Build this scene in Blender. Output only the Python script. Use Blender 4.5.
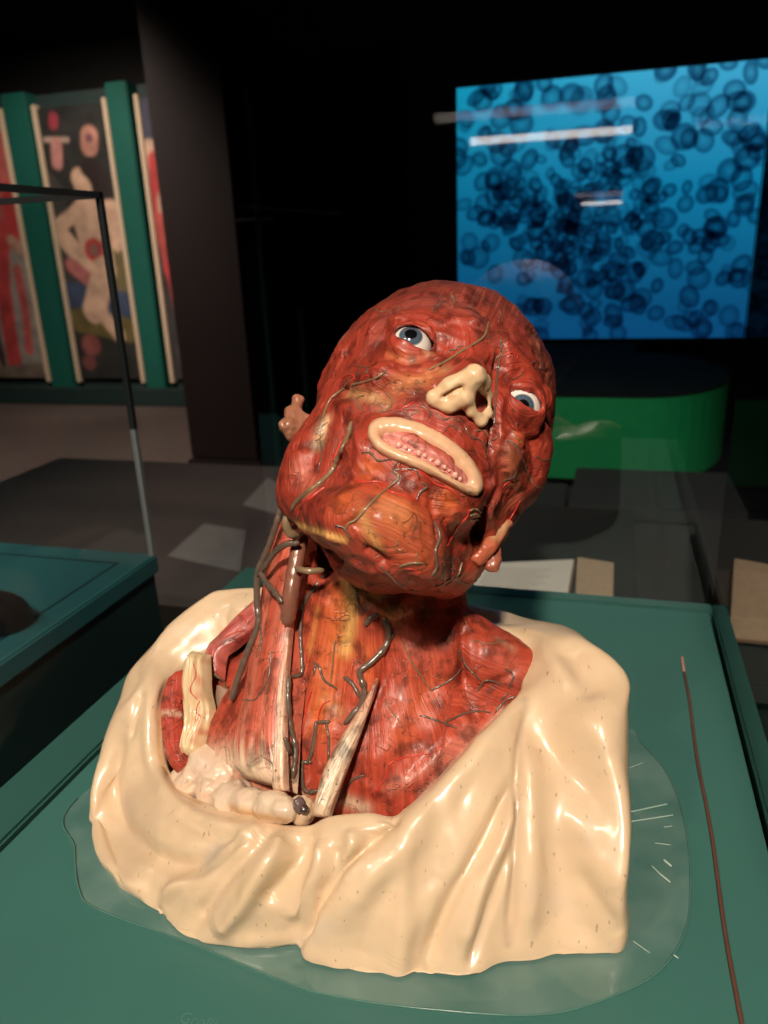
import bpy, math, random
import numpy as np
from mathutils import Vector, Matrix, noise
from mathutils.bvhtree import BVHTree
from mathutils.kdtree import KDTree

S = bpy.context.scene
for o in list(bpy.data.objects): bpy.data.objects.remove(o)
COL = S.collection

# ---------------------------------------------------------------- camera
FPX = 769.0
YAW, PITCH, ROLL = -0.28920487, 0.33376511, -0.04078291
CAM = np.array([0., 0., .33])
FW = np.array([math.sin(YAW)*math.cos(PITCH), math.cos(YAW)*math.cos(PITCH), -math.sin(PITCH)])
_r = np.cross(FW, [0, 0, 1]); _r /= np.linalg.norm(_r); _u = np.cross(_r, FW)
RT = _r*math.cos(ROLL)+_u*math.sin(ROLL); UP = -_r*math.sin(ROLL)+_u*math.cos(ROLL)
cam = bpy.data.cameras.new('camera'); camo = bpy.data.objects.new('camera', cam); COL.objects.link(camo)
cam.sensor_fit = 'HORIZONTAL'; cam.sensor_width = 36; cam.lens = FPX/768*36; cam.clip_start = .005; cam.clip_end = 60
camo.matrix_world = Matrix(((RT[0], UP[0], -FW[0], CAM[0]), (RT[1], UP[1], -FW[1], CAM[1]), (RT[2], UP[2], -FW[2], CAM[2]), (0, 0, 0, 1)))
cam.dof.use_dof = True; cam.dof.focus_distance = .395; cam.dof.aperture_fstop = 14
S.camera = camo

# ---------------------------------------------------------------- light
S.view_settings.view_transform = 'Standard'; S.view_settings.look = 'None'
S.view_settings.gamma = 1; S.view_settings.use_curve_mapping = False
S.view_settings.exposure = 0.0
W = bpy.data.worlds.new('world'); S.world = W; W.use_nodes = True
W.node_tree.nodes['Background'].inputs[0].default_value = (.5, .6, .8, 1)
W.node_tree.nodes['Background'].inputs[1].default_value = .004

def spot(name, loc, to, power, col, size, ang=60, blend=.5):
    l = bpy.data.lights.new(name, 'SPOT'); l.energy = power; l.color = col; l.shadow_soft_size = size
    l.spot_size = math.radians(ang); l.spot_blend = blend
    o = bpy.data.objects.new(name, l); COL.objects.link(o); o.location = loc
    o.rotation_euler = (Vector(to)-Vector(loc)).to_track_quat('-Z', 'Y').to_euler()
    return o
def area(name, loc, to, power, col, sx, sy):
    l = bpy.data.lights.new(name, 'AREA'); l.shape = 'RECTANGLE'; l.size = sx; l.size_y = sy; l.energy = power; l.color = col
    o = bpy.data.objects.new(name, l); COL.objects.link(o); o.location = loc
    o.rotation_euler = (Vector(to)-Vector(loc)).to_track_quat('-Z', 'Y').to_euler()
    return o
WARM = (1, .86, .70)
spot('spot_light', (.08, -.98, 1.62), (-.12, .34, .05), 232, WARM, .07, 56, .5)
spot('spot_light', (-.75, -.70, 1.55), (-.14, .34, .06), 30, WARM, .06, 52, .5)
spot('spot_light', (-1.6, -.3, 1.75), (-.85, .45, 0), 16, (.85, .95, 1), .05, 40, .6)
spot('spot_light', (-3.6, 4.3, 1.8), (-4.6, 6.6, .3), 210, (1, .84, .72), .08, 85, .8)
spot('spot_light', (-3.4, 3.0, 2.2), (-3.2, 4.6, -.95), 380, (1, .8, .7), .1, 90, .9)
spot('spot_light', (-1.2, .9, 1.9), (-1.0, 1.6, -.3), 22, (1, .9, .86), .08, 60, .8)  # unseen spot added to brighten the brown low table
spot('spot_light', (.1, .9, 2.0), (.15, 2.2, -.1), 12, (1, .95, .85), .05, 50, .8)
spot('spot_light', (.2, .6, 1.9), (.05, 1.5, -.4), 9, (1, .9, .8), .05, 45, .8)

# ---------------------------------------------------------------- helpers
def tag(o, label=None, cat=None, group=None, kind=None):
    if label: o['label'] = label
    if cat: o['category'] = cat
    if group: o['group'] = group
    if kind: o['kind'] = kind
    return o
def empty(name, loc=(0, 0, 0)):
    o = bpy.data.objects.new(name, None); COL.objects.link(o); o.location = loc; o.empty_display_size = .05
    return o
ORIG = {}
def mesh(name, V, F, m, parent=None, smooth=True, col=None, fib=None, uv=None):
    V = np.asarray(V, float)
    if parent is not None and parent.name in ORIG: V = V-ORIG[parent.name]
    me = bpy.data.meshes.new(name)
    if isinstance(F, np.ndarray) and F.ndim == 2:
        n, k = F.shape
        me.vertices.add(len(V)); me.vertices.foreach_set('co', V.astype(np.float32).ravel())
        me.loops.add(n*k); me.loops.foreach_set('vertex_index', F.astype(np.int32).ravel())
        me.polygons.add(n); me.polygons.foreach_set('loop_start', np.arange(0, n*k, k, dtype=np.int32))
        me.update(calc_edges=True); me.validate()
    else:
        me.from_pydata([tuple(v) for v in V], [], [tuple(map(int, f)) for f in F])
    me.polygons.foreach_set('use_smooth', [smooth]*len(me.polygons))
    if col is not None:
        a = me.color_attributes.new('Col', 'FLOAT_COLOR', 'POINT')
        c = np.ones((len(V), 4), np.float32); c[:, :3] = col; a.data.foreach_set('color', c.ravel())
    if fib is not None:
        a = me.attributes.new('fib', 'FLOAT_VECTOR', 'POINT'); a.data.foreach_set('vector', np.asarray(fib, np.float32).ravel())
    me.materials.append(m); me.update()
    o = bpy.data.objects.new(name, me); COL.objects.link(o)
    if parent is not None: o.parent = parent
    return o
def gridF(nu, nv, wrap=False):
    i, j = np.meshgrid(np.arange(nu if wrap else nu-1), np.arange(nv-1), indexing='ij')
    i2 = (i+1) % nu
    return np.stack([i*nv+j, i2*nv+j, i2*nv+j+1, i*nv+j+1], -1).reshape(-1, 4)
class MB:                                   # collects simple solids into one mesh
    def __init__(s): s.V = []; s.F = []
    def add(s, V, F):
        b = len(s.V); s.V += [tuple(v) for v in V]; s.F += [tuple(i+b for i in f) for f in F]; return s
    def box(s, lo, hi, bev=0.0, M=None):
        import bmesh
        bm = bmesh.new(); bmesh.ops.create_cube(bm, size=1)
        for v in bm.verts:
            v.co = Vector([lo[k]+(v.co[k]+.5)*(hi[k]-lo[k]) for k in range(3)])
        if bev: bmesh.ops.bevel(bm, geom=list(bm.edges), offset=bev, segments=2, affect='EDGES')
        if M is not None: bmesh.ops.transform(bm, matrix=M, verts=bm.verts)
        bm.verts.index_update()
        s.add([v.co[:] for v in bm.verts], [[v.index for v in f.verts] for f in bm.faces]); bm.free(); return s
    def prism(s, pts, z0, z1, M=None):
        n = len(pts); V = [Vector((p[0], p[1], z0)) for p in pts]+[Vector((p[0], p[1], z1)) for p in pts]
        if M is not None: V = [M@v for v in V]
        s.add(V, [list(range(n))[::-1], list(range(n, 2*n))]+[[i, (i+1) % n, n+(i+1) % n, n+i] for i in range(n)]); return s
    def build(s, name, m, parent=None, smooth=False): return mesh(name, s.V, s.F, m, parent, smooth)

def spline(P, n, closed=False):             # Catmull-Rom through P
    P = np.asarray(P, float); k = len(P)
    if k == 2 and not closed: return P[0]+(P[1]-P[0])*np.linspace(0, 1, n)[:, None]
    t = np.linspace(0, k if closed else k-1, n, endpoint=not closed)
    i = np.minimum(t.astype(int), k-1 if closed else k-2); f = (t-i)[:, None]
    if closed: g = lambda j: P[j % k]
    else:
        Q = np.vstack([2*P[0]-P[1], P, 2*P[-1]-P[-2]]); g = lambda j: Q[j+1]
    a, b, c, d = g(i-1), g(i), g(i+1), g(i+2)
    return .5*(2*b+(c-a)*f+(2*a-5*b+4*c-d)*f**2+(3*b-a-3*c+d)*f**3)
def tube_geo(P, R, seg=8):
    P = np.asarray(P); n = len(P); R = np.broadcast_to(R, n)
    T = np.gradient(P, axis=0); T /= np.linalg.norm(T, axis=1)[:, None]+1e-12
    N = np.cross(T[0], [.3, .5, .81]); N /= np.linalg.norm(N); V = []
    for i in range(n):
        N = N-T[i]*(N@T[i]); N /= np.linalg.norm(N); B = np.cross(T[i], N)
        a = np.arange(seg)*2*math.pi/seg
        V.append(P[i]+R[i]*(np.cos(a)[:, None]*N+np.sin(a)[:, None]*B))
    V = np.concatenate(V); F = []
    for i in range(n-1):
        for j in range(seg): F.append((i*seg+j, i*seg+(j+1) % seg, (i+1)*seg+(j+1) % seg, (i+1)*seg+j))
    b = len(V); V = np.vstack([V, P[0]-T[0]*R[0]*.6, P[-1]+T[-1]*R[-1]*.6])
    for j in range(seg): F.append((j, b, (j+1) % seg)); F.append(((n-1)*seg+j, (n-1)*seg+(j+1) % seg, b+1))
    return V, F

def ray(px, py):
    d = FW*FPX+RT*(px-384)-UP*(py-512); return d/np.linalg.norm(d)
def atY(px, py, Y): d = ray(px, py); return CAM+d*(Y-CAM[1])/d[1]
def atZ(px, py, Z=0.): d = ray(px, py); return CAM+d*(Z-CAM[2])/d[2]

# ---------------------------------------------------------------- materials
def newmat(name):
    m = bpy.data.materials.new(name); m.use_nodes = True; nt = m.node_tree
    return m, nt, nt.nodes['Principled BSDF']
def N(nt, t, **k):
    n = nt.nodes.new(t)
    for a, b in k.items():
        if a.startswith('_'): n.inputs[a[1:]].default_value = b
        else: setattr(n, a, b)
    return n
def simple(name, col, rough=.5, metal=0, noise_amt=.12, scale=30, bump=0., spec=.5, emit=None, es=0, coat=0):
    m, nt, p = newmat(name); L = nt.links
    tc = N(nt, 'ShaderNodeTexCoord'); no = N(nt, 'ShaderNodeTexNoise'); no.inputs['Scale'].default_value = scale; no.inputs['Detail'].default_value = 5
    L.new(tc.outputs['Object'], no.inputs['Vector'])
    mx = N(nt, 'ShaderNodeMix', data_type='RGBA')
    mx.inputs[6].default_value = (*[c*(1-noise_amt) for c in col], 1); mx.inputs[7].default_value = (*[min(1, c*(1+noise_amt)) for c in col], 1)
    L.new(no.outputs[0], mx.inputs[0]); L.new(mx.outputs[2], p.inputs['Base Color'])
    p.inputs['Roughness'].default_value = rough; p.inputs['Metallic'].default_value = metal
    p.inputs['Specular IOR Level'].default_value = spec; p.inputs['Coat Weight'].default_value = coat; p.inputs['Coat Roughness'].default_value = .15
    if bump:
        b = N(nt, 'ShaderNodeBump'); b.inputs['Strength'].default_value = bump; b.inputs['Distance'].default_value = .001
        L.new(no.outputs[0], b.inputs['Height']); L.new(b.outputs[0], p.inputs['Normal'])
    if emit: p.inputs['Emission Color'].default_value = (*emit, 1); p.inputs['Emission Strength'].default_value = es
    return m
def glassmat(name, tint=(1, 1, 1), gl=1.0, rough=0.0, base=.03):
    m = bpy.data.materials.new(name); m.use_nodes = True; nt = m.node_tree; nt.nodes.clear(); L = nt.links
    out = N(nt, 'ShaderNodeOutputMaterial'); mx = N(nt, 'ShaderNodeMixShader'); t = N(nt, 'ShaderNodeBsdfTransparent'); g = N(nt, 'ShaderNodeBsdfGlossy')
    t.inputs[0].default_value = (*tint, 1); g.inputs['Roughness'].default_value = rough; g.inputs['Color'].default_value = (gl, gl, gl, 1)
    lw = N(nt, 'ShaderNodeLayerWeight'); pw = N(nt, 'ShaderNodeMath', operation='POWER'); pw.inputs[1].default_value = 5; L.new(lw.outputs['Facing'], pw.inputs[0])
    ma = N(nt, 'ShaderNodeMath', operation='MULTIPLY_ADD'); ma.inputs[1].default_value = .9; ma.inputs[2].default_value = .06; L.new(pw.outputs[0], ma.inputs[0])
    L.new(ma.outputs[0], mx.inputs[0]); L.new(t.outputs[0], mx.inputs[1]); L.new(g.outputs[0], mx.inputs[2]); L.new(mx.outputs[0], out.inputs[0])
    return m
def fleshmat(name, kfib=620, kalong=34, var=.26, bumpd=.0010, rough=.42, specks=True, sss=.06, coat=.12):
    """paint from the Col attribute, streaked along the muscle fibres (fib attribute = across, along, other)"""
    m, nt, p = newmat(name); L = nt.links
    a = N(nt, 'ShaderNodeAttribute', attribute_name='Col'); f = N(nt, 'ShaderNodeAttribute', attribute_name='fib')
    mp = N(nt, 'ShaderNodeMapping'); mp.inputs['Scale'].default_value = (kfib, kalong, kalong)
    L.new(f.outputs['Vector'], mp.inputs[0])
    n1 = N(nt, 'ShaderNodeTexNoise'); n1.inputs['Scale'].default_value = 1; n1.inputs['Detail'].default_value = 4; n1.inputs['Roughness'].default_value = .6
    L.new(mp.outputs[0], n1.inputs['Vector'])
    tc = N(nt, 'ShaderNodeTexCoord')
    n2 = N(nt, 'ShaderNodeTexNoise'); n2.inputs['Scale'].default_value = 95; n2.inputs['Detail'].default_value = 6
    L.new(tc.outputs['Object'], n2.inputs['Vector'])
    r1 = N(nt, 'ShaderNodeMapRange'); r1.inputs[1].default_value = .3; r1.inputs[2].default_value = .72; r1.inputs[3].default_value = 1-var; r1.inputs[4].default_value = 1+var
    L.new(n1.outputs[0], r1.inputs[0])
    mul = N(nt, 'ShaderNodeVectorMath', operation='MULTIPLY'); L.new(a.outputs['Color'], mul.inputs[0]); L.new(r1.outputs[0], mul.inputs[1])
    # pale streaks of fascia along some fibres
    r2 = N(nt, 'ShaderNodeMapRange'); r2.inputs[1].default_value = .56; r2.inputs[2].default_value = .78; r2.inputs[3].default_value = 0; r2.inputs[4].default_value = .24
    L.new(n1.outputs[0], r2.inputs[0])
    mx = N(nt, 'ShaderNodeMix', data_type='RGBA'); L.new(r2.outputs[0], mx.inputs[0]); L.new(mul.outputs[0], mx.inputs[6]); mx.inputs[7].default_value = (.60, .24, .14, 1)
    r3 = N(nt, 'ShaderNodeMapRange'); r3.inputs[1].default_value = .36; r3.inputs[2].default_value = .5; r3.inputs[3].default_value = .48; r3.inputs[4].default_value = 1.06
    L.new(n2.outputs[0], r3.inputs[0])
    mul2 = N(nt, 'ShaderNodeVectorMath', operation='MULTIPLY'); L.new(mx.outputs[2], mul2.inputs[0]); L.new(r3.outputs[0], mul2.inputs[1])
    outc = mul2.outputs[0]
    if specks:
        v = N(nt, 'ShaderNodeTexNoise'); v.inputs['Scale'].default_value = 420; v.inputs['Detail'].default_value = 3; L.new(tc.outputs['Object'], v.inputs['Vector'])
        rs = N(nt, 'ShaderNodeMapRange'); rs.inputs[1].default_value = .64; rs.inputs[2].default_value = .70; rs.inputs[3].default_value = 0; rs.inputs[4].default_value = .7
        L.new(v.outputs[0], rs.inputs[0])
        m3 = N(nt, 'ShaderNodeMix', data_type='RGBA'); L.new(rs.outputs[0], m3.inputs[0]); L.new(outc, m3.inputs[6]); m3.inputs[7].default_value = (.07, .035, .02, 1)
        outc = m3.outputs[2]
    # fine dark vessels painted on the wax
    n4 = N(nt, 'ShaderNodeTexNoise'); n4.inputs['Scale'].default_value = 48; n4.inputs['Detail'].default_value = 3; n4.inputs['Distortion'].default_value = 1.2; L.new(tc.outputs['Object'], n4.inputs['Vector'])
    n5 = N(nt, 'ShaderNodeTexNoise'); n5.inputs['Scale'].default_value = 60; L.new(tc.outputs['Object'], n5.inputs['Vector'])
    s1 = N(nt, 'ShaderNodeMath', operation='SUBTRACT'); s1.inputs[1].default_value = .5; L.new(n4.outputs[0], s1.inputs[0])
    s2 = N(nt, 'ShaderNodeMath', operation='ABSOLUTE'); L.new(s1.outputs[0], s2.inputs[0])
    s3 = N(nt, 'ShaderNodeMapRange'); s3.inputs[1].default_value = .004; s3.inputs[2].default_value = .018; s3.inputs[3].default_value = 1; s3.inputs[4].default_value = 0; L.new(s2.outputs[0], s3.inputs[0])
    s4 = N(nt, 'ShaderNodeMapRange'); s4.inputs[1].default_value = .48; s4.inputs[2].default_value = .60; s4.inputs[3].default_value = 0; s4.inputs[4].default_value = .5; L.new(n5.outputs[0], s4.inputs[0])
    s5 = N(nt, 'ShaderNodeMath', operation='MULTIPLY'); L.new(s3.outputs[0], s5.inputs[0]); L.new(s4.outputs[0], s5.inputs[1])
    m5 = N(nt, 'ShaderNodeMix', data_type='RGBA'); L.new(s5.outputs[0], m5.inputs[0]); L.new(outc, m5.inputs[6]); m5.inputs[7].default_value = (.13, .05, .03, 1); outc = m5.outputs[2]
    L.new(outc, p.inputs['Base Color'])
    ad = N(nt, 'ShaderNodeMath', operation='MULTIPLY_ADD'); ad.inputs[1].default_value = .5; L.new(n2.outputs[0], ad.inputs[0]); L.new(n1.outputs[0], ad.inputs[2])
    b = N(nt, 'ShaderNodeBump'); b.inputs['Strength'].default_value = .9; b.inputs['Distance'].default_value = bumpd
    ad2 = N(nt, 'ShaderNodeMath', operation='MULTIPLY_ADD'); ad2.inputs[1].default_value = .8; L.new(s5.outputs[0], ad2.inputs[0]); L.new(ad.outputs[0], ad2.inputs[2]); L.new(ad2.outputs[0], b.inputs['Height']); L.new(b.outputs[0], p.inputs['Normal'])
    p.inputs['Roughness'].default_value = rough
    p.inputs['Coat Weight'].default_value = coat; p.inputs['Coat Roughness'].default_value = .2
    p.inputs['Subsurface Weight'].default_value = sss; p.inputs['Subsurface Radius'].default_value = (1, .3, .15); p.inputs['Subsurface Scale'].default_value = .004
    return m
def waxmat(name, coat=.35, rough=.32):
    m, nt, p = newmat(name); L = nt.links
    a = N(nt, 'ShaderNodeAttribute', attribute_name='Col'); tc = N(nt, 'ShaderNodeTexCoord')
    n1 = N(nt, 'ShaderNodeTexNoise'); n1.inputs['Scale'].default_value = 22; n1.inputs['Detail'].default_value = 5; L.new(tc.outputs['Object'], n1.inputs['Vector'])
    r1 = N(nt, 'ShaderNodeMapRange'); r1.inputs[1].default_value = .3; r1.inputs[2].default_value = .7; r1.inputs[3].default_value = .90; r1.inputs[4].default_value = 1.06; L.new(n1.outputs[0], r1.inputs[0])
    mul = N(nt, 'ShaderNodeVectorMath', operation='MULTIPLY'); L.new(a.outputs['Color'], mul.inputs[0]); L.new(r1.outputs[0], mul.inputs[1])
    # small dark hairs and specks of dirt
    mp = N(nt, 'ShaderNodeMapping'); mp.inputs['Scale'].default_value = (460, 150, 260); mp.inputs['Rotation'].default_value = (.4, .3, .6); L.new(tc.outputs['Object'], mp.inputs[0])
    n2 = N(nt, 'ShaderNodeTexNoise'); n2.inputs['Scale'].default_value = 1; n2.inputs['Detail'].default_value = 2; L.new(mp.outputs[0], n2.inputs['Vector'])
    rs = N(nt, 'ShaderNodeMapRange'); rs.inputs[1].default_value = .69; rs.inputs[2].default_value = .735; rs.inputs[3].default_value = 0; rs.inputs[4].default_value = .55; L.new(n2.outputs[0], rs.inputs[0])
    m3 = N(nt, 'ShaderNodeMix', data_type='RGBA'); L.new(rs.outputs[0], m3.inputs[0]); L.new(mul.outputs[0], m3.inputs[6]); m3.inputs[7].default_value = (.28, .16, .09, 1)
    L.new(m3.outputs[2], p.inputs['Base Color'])
    n3 = N(nt, 'ShaderNodeTexNoise'); n3.inputs['Scale'].default_value = 60; n3.inputs['Detail'].default_value = 4; L.new(tc.outputs['Object'], n3.inputs['Vector'])
    b = N(nt, 'ShaderNodeBump'); b.inputs['Strength'].default_value = .16; b.inputs['Distance'].default_value = .0015; L.new(n3.outputs[0], b.inputs['Height']); L.new(b.outputs[0], p.inputs['Normal'])
    p.inputs['Roughness'].default_value = rough; p.inputs['Coat Weight'].default_value = coat; p.inputs['Coat Roughness'].default_value = .12
    p.inputs['Subsurface Weight'].default_value = .12; p.inputs['Subsurface Radius'].default_value = (1, .55, .3); p.inputs['Subsurface Scale'].default_value = .006
    return m

# ---------------------------------------------------------------- sculpting tools
def nets(f, lo, hi, h):
    lo = np.array(lo, float); n = np.ceil((np.array(hi)-lo)/h).astype(int)+1
    ax = [lo[k]+h*np.arange(n[k]) for k in range(3)]
    D = np.empty(n, np.float32)
    Yg, Zg = np.meshgrid(ax[1], ax[2], indexing='ij')
    st = 12
    for i in range(0, n[0], st):
        xs = ax[0][i:i+st]
        P = np.empty((len(xs), n[1], n[2], 3)); P[..., 0] = xs[:, None, None]; P[..., 1] = Yg; P[..., 2] = Zg
        D[i:i+st] = f(P.reshape(-1, 3)).reshape(len(xs), n[1], n[2])
    s = D < 0
    c = np.zeros(np.array(s.shape)-1, np.int8)
    for a in (0, 1):
        for b in (0, 1):
            for d in (0, 1): c += s[a:a+c.shape[0], b:b+c.shape[1], d:d+c.shape[2]]
    I = np.argwhere((c > 0) & (c < 8)); idx = -np.ones(c.shape, np.int64); idx[tuple(I.T)] = np.arange(len(I))
    acc = np.zeros((len(I), 3)); cnt = np.zeros(len(I))
    cs = [(0, 0, 0), (1, 0, 0), (0, 1, 0), (1, 1, 0), (0, 0, 1), (1, 0, 1), (0, 1, 1), (1, 1, 1)]
    for a in range(8):
        for b in range(a+1, 8):
            d = np.array(cs[b])-cs[a]
            if abs(d).sum() != 1: continue
            va = D[tuple((I+cs[a]).T)]; vb = D[tuple((I+cs[b]).T)]
            k = (va < 0) != (vb < 0); t = np.where(k, va/np.where(k, va-vb, 1), 0)
            acc += np.where(k[:, None], np.array(cs[a])+t[:, None]*d, 0); cnt += k
    V = lo+h*(I+acc/cnt[:, None]); F = []
    for k in range(3):
        u, v = (k+1) % 3, (k+2) % 3
        a = [slice(None)]*3; b = [slice(None)]*3; a[k] = slice(0, -1); b[k] = slice(1, None)
        A = s[tuple(a)]; B = s[tuple(b)]; E = np.argwhere(A != B)
        E = E[(E[:, u] > 0) & (E[:, v] > 0) & (E[:, u] < n[u]-1) & (E[:, v] < n[v]-1)]
        ins = A[tuple(E.T)]; eu = np.eye(3, dtype=int)[u]; ev = np.eye(3, dtype=int)[v]
        q = np.stack([idx[tuple((E-eu-ev).T)], idx[tuple((E-ev).T)], idx[tuple(E.T)], idx[tuple((E-eu).T)]], -1)
        q[~ins] = q[~ins][:, ::-1]; F.append(q)
    return V, np.concatenate(F)
def grad(f, V, e):
    G = np.stack([f(V+np.eye(3)[k]*e)-f(V-np.eye(3)[k]*e) for k in range(3)], -1)/(2*e); return G
def snap(f, V, e, it=2):
    for _ in range(it):
        G = grad(f, V, e); d = f(V); V = V-np.clip(d, -3*e, 3*e)[:, None]*G/(np.maximum((G**2).sum(1), .3))[:, None]
    return V
def vnormals(V, F):
    n = np.cross(V[F[:, 2]]-V[F[:, 0]], V[F[:, 3]]-V[F[:, 1]]); N_ = np.zeros_like(V)
    for k in range(4):
        for c in range(3): N_[:, c] += np.bincount(F[:, k], n[:, c], len(V))
    return N_/(np.linalg.norm(N_, axis=1)[:, None]+1e-12)
def smin(a, b, k): h = np.clip(.5+.5*(b-a)/k, 0, 1); return b+(a-b)*h-k*h*(1-h)
def smax(a, b, k): return -smin(-a, -b, k)
def ell(P, c, r):
    r = np.array(r, float); q = (P-np.array(c))/r; k0 = np.sqrt((q**2).sum(1)); k1 = np.sqrt(((q/r)**2).sum(1))+1e-9
    return k0*(k0-1)/k1
def cap(P, a, b, ra, rb=None):
    a = np.array(a, float); b = np.array(b, float); rb = ra if rb is None else rb
    d = b-a; t = np.clip((P-a)@d/(d@d), 0, 1); return np.linalg.norm(P-a-t[:, None]*d, axis=1)-(ra+(rb-ra)*t)
class Surf:
    def __init__(s, V, F):
        s.V = V.copy(); s.F = F; s.N = vnormals(V, F); s.col = np.ones((len(V), 3))*.5; s.re()
    def re(s): s.bvh = BVHTree.FromPolygons(s.V.tolist(), s.F.tolist())
    def hit(s, px, py):
        h = s.bvh.ray_cast(Vector(CAM), Vector(ray(px, py)))
        return None if h[0] is None else (np.array(h[0]), np.array(h[1]))
    def line(s, pts, step=.0012):
        P = []; pts = spline(pts, max(3, 6*len(pts)))
        for p in pts:
            h = s.hit(*p)
            if h: P.append(h[0])
        if len(P) < 2: return None
        P = np.array(P); out = [P[0]]
        for a, b in zip(P[:-1], P[1:]):
            d = np.linalg.norm(b-a)
            if d > .02: out.append(b); continue
            m = max(1, int(d/step)); out += [a+(b-a)*(i+1)/m for i in range(m)]
        return np.array(out)
    def dist(s, L, R):
        lo = L.min(0)-R; hi = L.max(0)+R
        I = np.where(((s.V > lo) & (s.V < hi)).all(1))[0]
        if len(I) == 0: return I, None, None
        D = np.empty(len(I)); A = np.empty(len(I))
        for k in range(0, len(I), 20000):
            q = ((s.V[I[k:k+20000], None]-L[None])**2).sum(2); D[k:k+20000] = q.min(1); A[k:k+20000] = q.argmin(1)
        D = np.sqrt(D); k = D < R; return I[k], D[k], A[k]/max(1, len(L)-1)
    def stroke(s, pts, w, h, taper=True, sharp=2.0, step=0):
        """ridge (h>0) or groove (h<0), w and h in mm; pts in photograph pixels traced onto this surface"""
        L = s.line(pts) if len(pts) > 1 else None
        if L is None:
            q = s.hit(*pts[0])
            if not q: return
            L = q[0][None]
            taper = False
        w *= .001; I, D, A = s.dist(L, w*2.6)
        if len(I) == 0: return
        g = np.exp(-(D/w)**sharp)
        if taper: g = g*np.clip(np.minimum(A, 1-A)*6+.25, 0, 1)
        s.V[I] += s.N[I]*(g*h*.001)[:, None]
    def paint(s, pts, w, c, a=1., sharp=2.0):
        L = s.line(pts) if len(pts) > 1 else None
        if L is None:
            q = s.hit(*pts[0])
            if not q: return
            L = q[0][None]
        w *= .001; I, D, A = s.dist(L, w*2.2)
        if len(I) == 0: return
        g = (np.exp(-(D/w)**sharp)*a)[:, None]; s.col[I] = s.col[I]*(1-g)+np.array(c)*g
    def noise(s, amp, sc, seed=0, oct_=3):
        for i in range(len(s.V)):
            v = s.V[i]*sc+seed; s.V[i] += s.N[i]*amp*noise.fractal(Vector(v), 1., 2., oct_)
    def renorm(s): s.N = vnormals(s.V, s.F)
# ---------------------------------------------------------------- the gallery
FL = -.95
def struct(o): o['kind'] = 'structure'; return o
m_floor = simple('stone_floor', (.105, .080, .072), .42, noise_amt=.25, scale=1.5, spec=.5)
m_wall = simple('dark_wall_paint', (.012, .012, .014), .7, noise_amt=.1, scale=4)
m_wallb = simple('blue_black_wall_paint', (.004, .006, .014), .7, noise_amt=.1, scale=4)
m_wall2 = simple('grey_wall_paint', (.16, .155, .15), .8, noise_amt=.1, scale=3)
m_brown = simple('dark_brown_cladding', (.016, .0085, .0075), .55, noise_amt=.2, scale=6)
m_frame = simple('green_lacquer_frame', (.012, .105, .080), .4, noise_amt=.1, scale=10)
m_cream = simple('cream_moulding', (.62, .48, .34), .5, noise_amt=.08, scale=20)
m_grey = simple('grey_metal', (.30, .32, .33), .35, metal=.3, noise_amt=.05)
struct(MB().box((-8, -5, FL-.1), (5, 9, FL)).build('floor', m_floor))
struct(MB().box((-8, -5, 2.7), (5, 9, 2.8)).build('ceiling', m_wall))
struct(MB().box((-8, 9, FL), (5, 9.1, 2.7)).build('wall_back', m_wall2))
struct(MB().box((-8, -5.1, FL), (5, -5, 2.7)).build('wall_front', m_wall))
struct(MB().box((-8.1, -5, FL), (-8, 9, 2.7)).build('wall_left', m_wall))
struct(MB().box((5, -5, FL), (5.1, 9, 2.7)).build('wall_right', m_wall))
b = MB(); b.box((-1.72, 3.56, FL), (4.99, 3.70, 2.69)); b.box((-1.74, 3.54, FL), (4.99, 3.56, FL+.10), .002); struct(b.build('wall_middle', m_wallb))
b = MB(); b.box((-2.36, 3.95, FL+.12), (-1.92, 4.30, 2.69), .01); b.box((-2.38, 3.93, FL), (-1.90, 4.32, FL+.12), .01); b.box((-2.62, 3.93, 1.75), (-1.88, 4.34, 2.69), .06)
struct(b.build('wall_column', m_brown))
b = MB(); b.box((-7.9, 5.4, 2.22), (-1.74, 5.7, 2.69), .01); struct(b.build('ceiling_beam', m_wall))
# thin green uprights of a dark glass door beside the column
dr = empty('glass_door', (-1.5, 3.5, FL)); tag(dr, 'dark glass door with thin green upright bars between the brown column and the blue screen', 'door')
ORIG['glass_door'] = np.array((-1.5, 3.5, FL))
for x, z0, z1 in ((-1.60, -.92, 1.00), (-1.42, -.92, .05)): MB().box((x, 3.485, z0), (x+.022, 3.513, z1), .003).build('upright', simple('door_bar_paint', (.012, .075, .062), .4), dr)
MB().box((-1.70, 3.49, .46), (-1.52, 3.512, .472), .002).build('crossbar', m_grey, dr)
MB().box((-1.70, 3.514, -.93), (-.90, 3.535, 1.1), .002).build('door_leaf', simple('smoked_door_glass', (.006, .007, .009), .12, spec=.6), dr)

# vertex painted pictures (prints and the lit screen)
def picture(name, x0, x1, z0, z1, y, nx, nz, colour, mat, parent=None, th=.02):
    xs = np.linspace(x0, x1, nx); zs = np.linspace(z0, z1, nz); X, Z = np.meshgrid(xs, zs, indexing='ij')
    V = np.stack([X, np.full_like(X, y), Z], -1).reshape(-1, 3); c = colour(X.ravel(), Z.ravel())
    F = gridF(nx, nz)
    n = len(V); B = np.array([(x0, y, z0), (x1, y, z0), (x1, y, z1), (x0, y, z1), (x0, y+th, z0), (x1, y+th, z0), (x1, y+th, z1), (x0, y+th, z1)])
    F = np.vstack([F, n+np.array([(0, 4, 5, 1), (1, 5, 6, 2), (2, 6, 7, 3), (3, 7, 4, 0), (4, 7, 6, 5)])])
    return mesh(name, np.vstack([V, B]), F, mat, parent, False, col=np.vstack([c, np.tile((.02, .02, .02), (8, 1))]))
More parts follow.
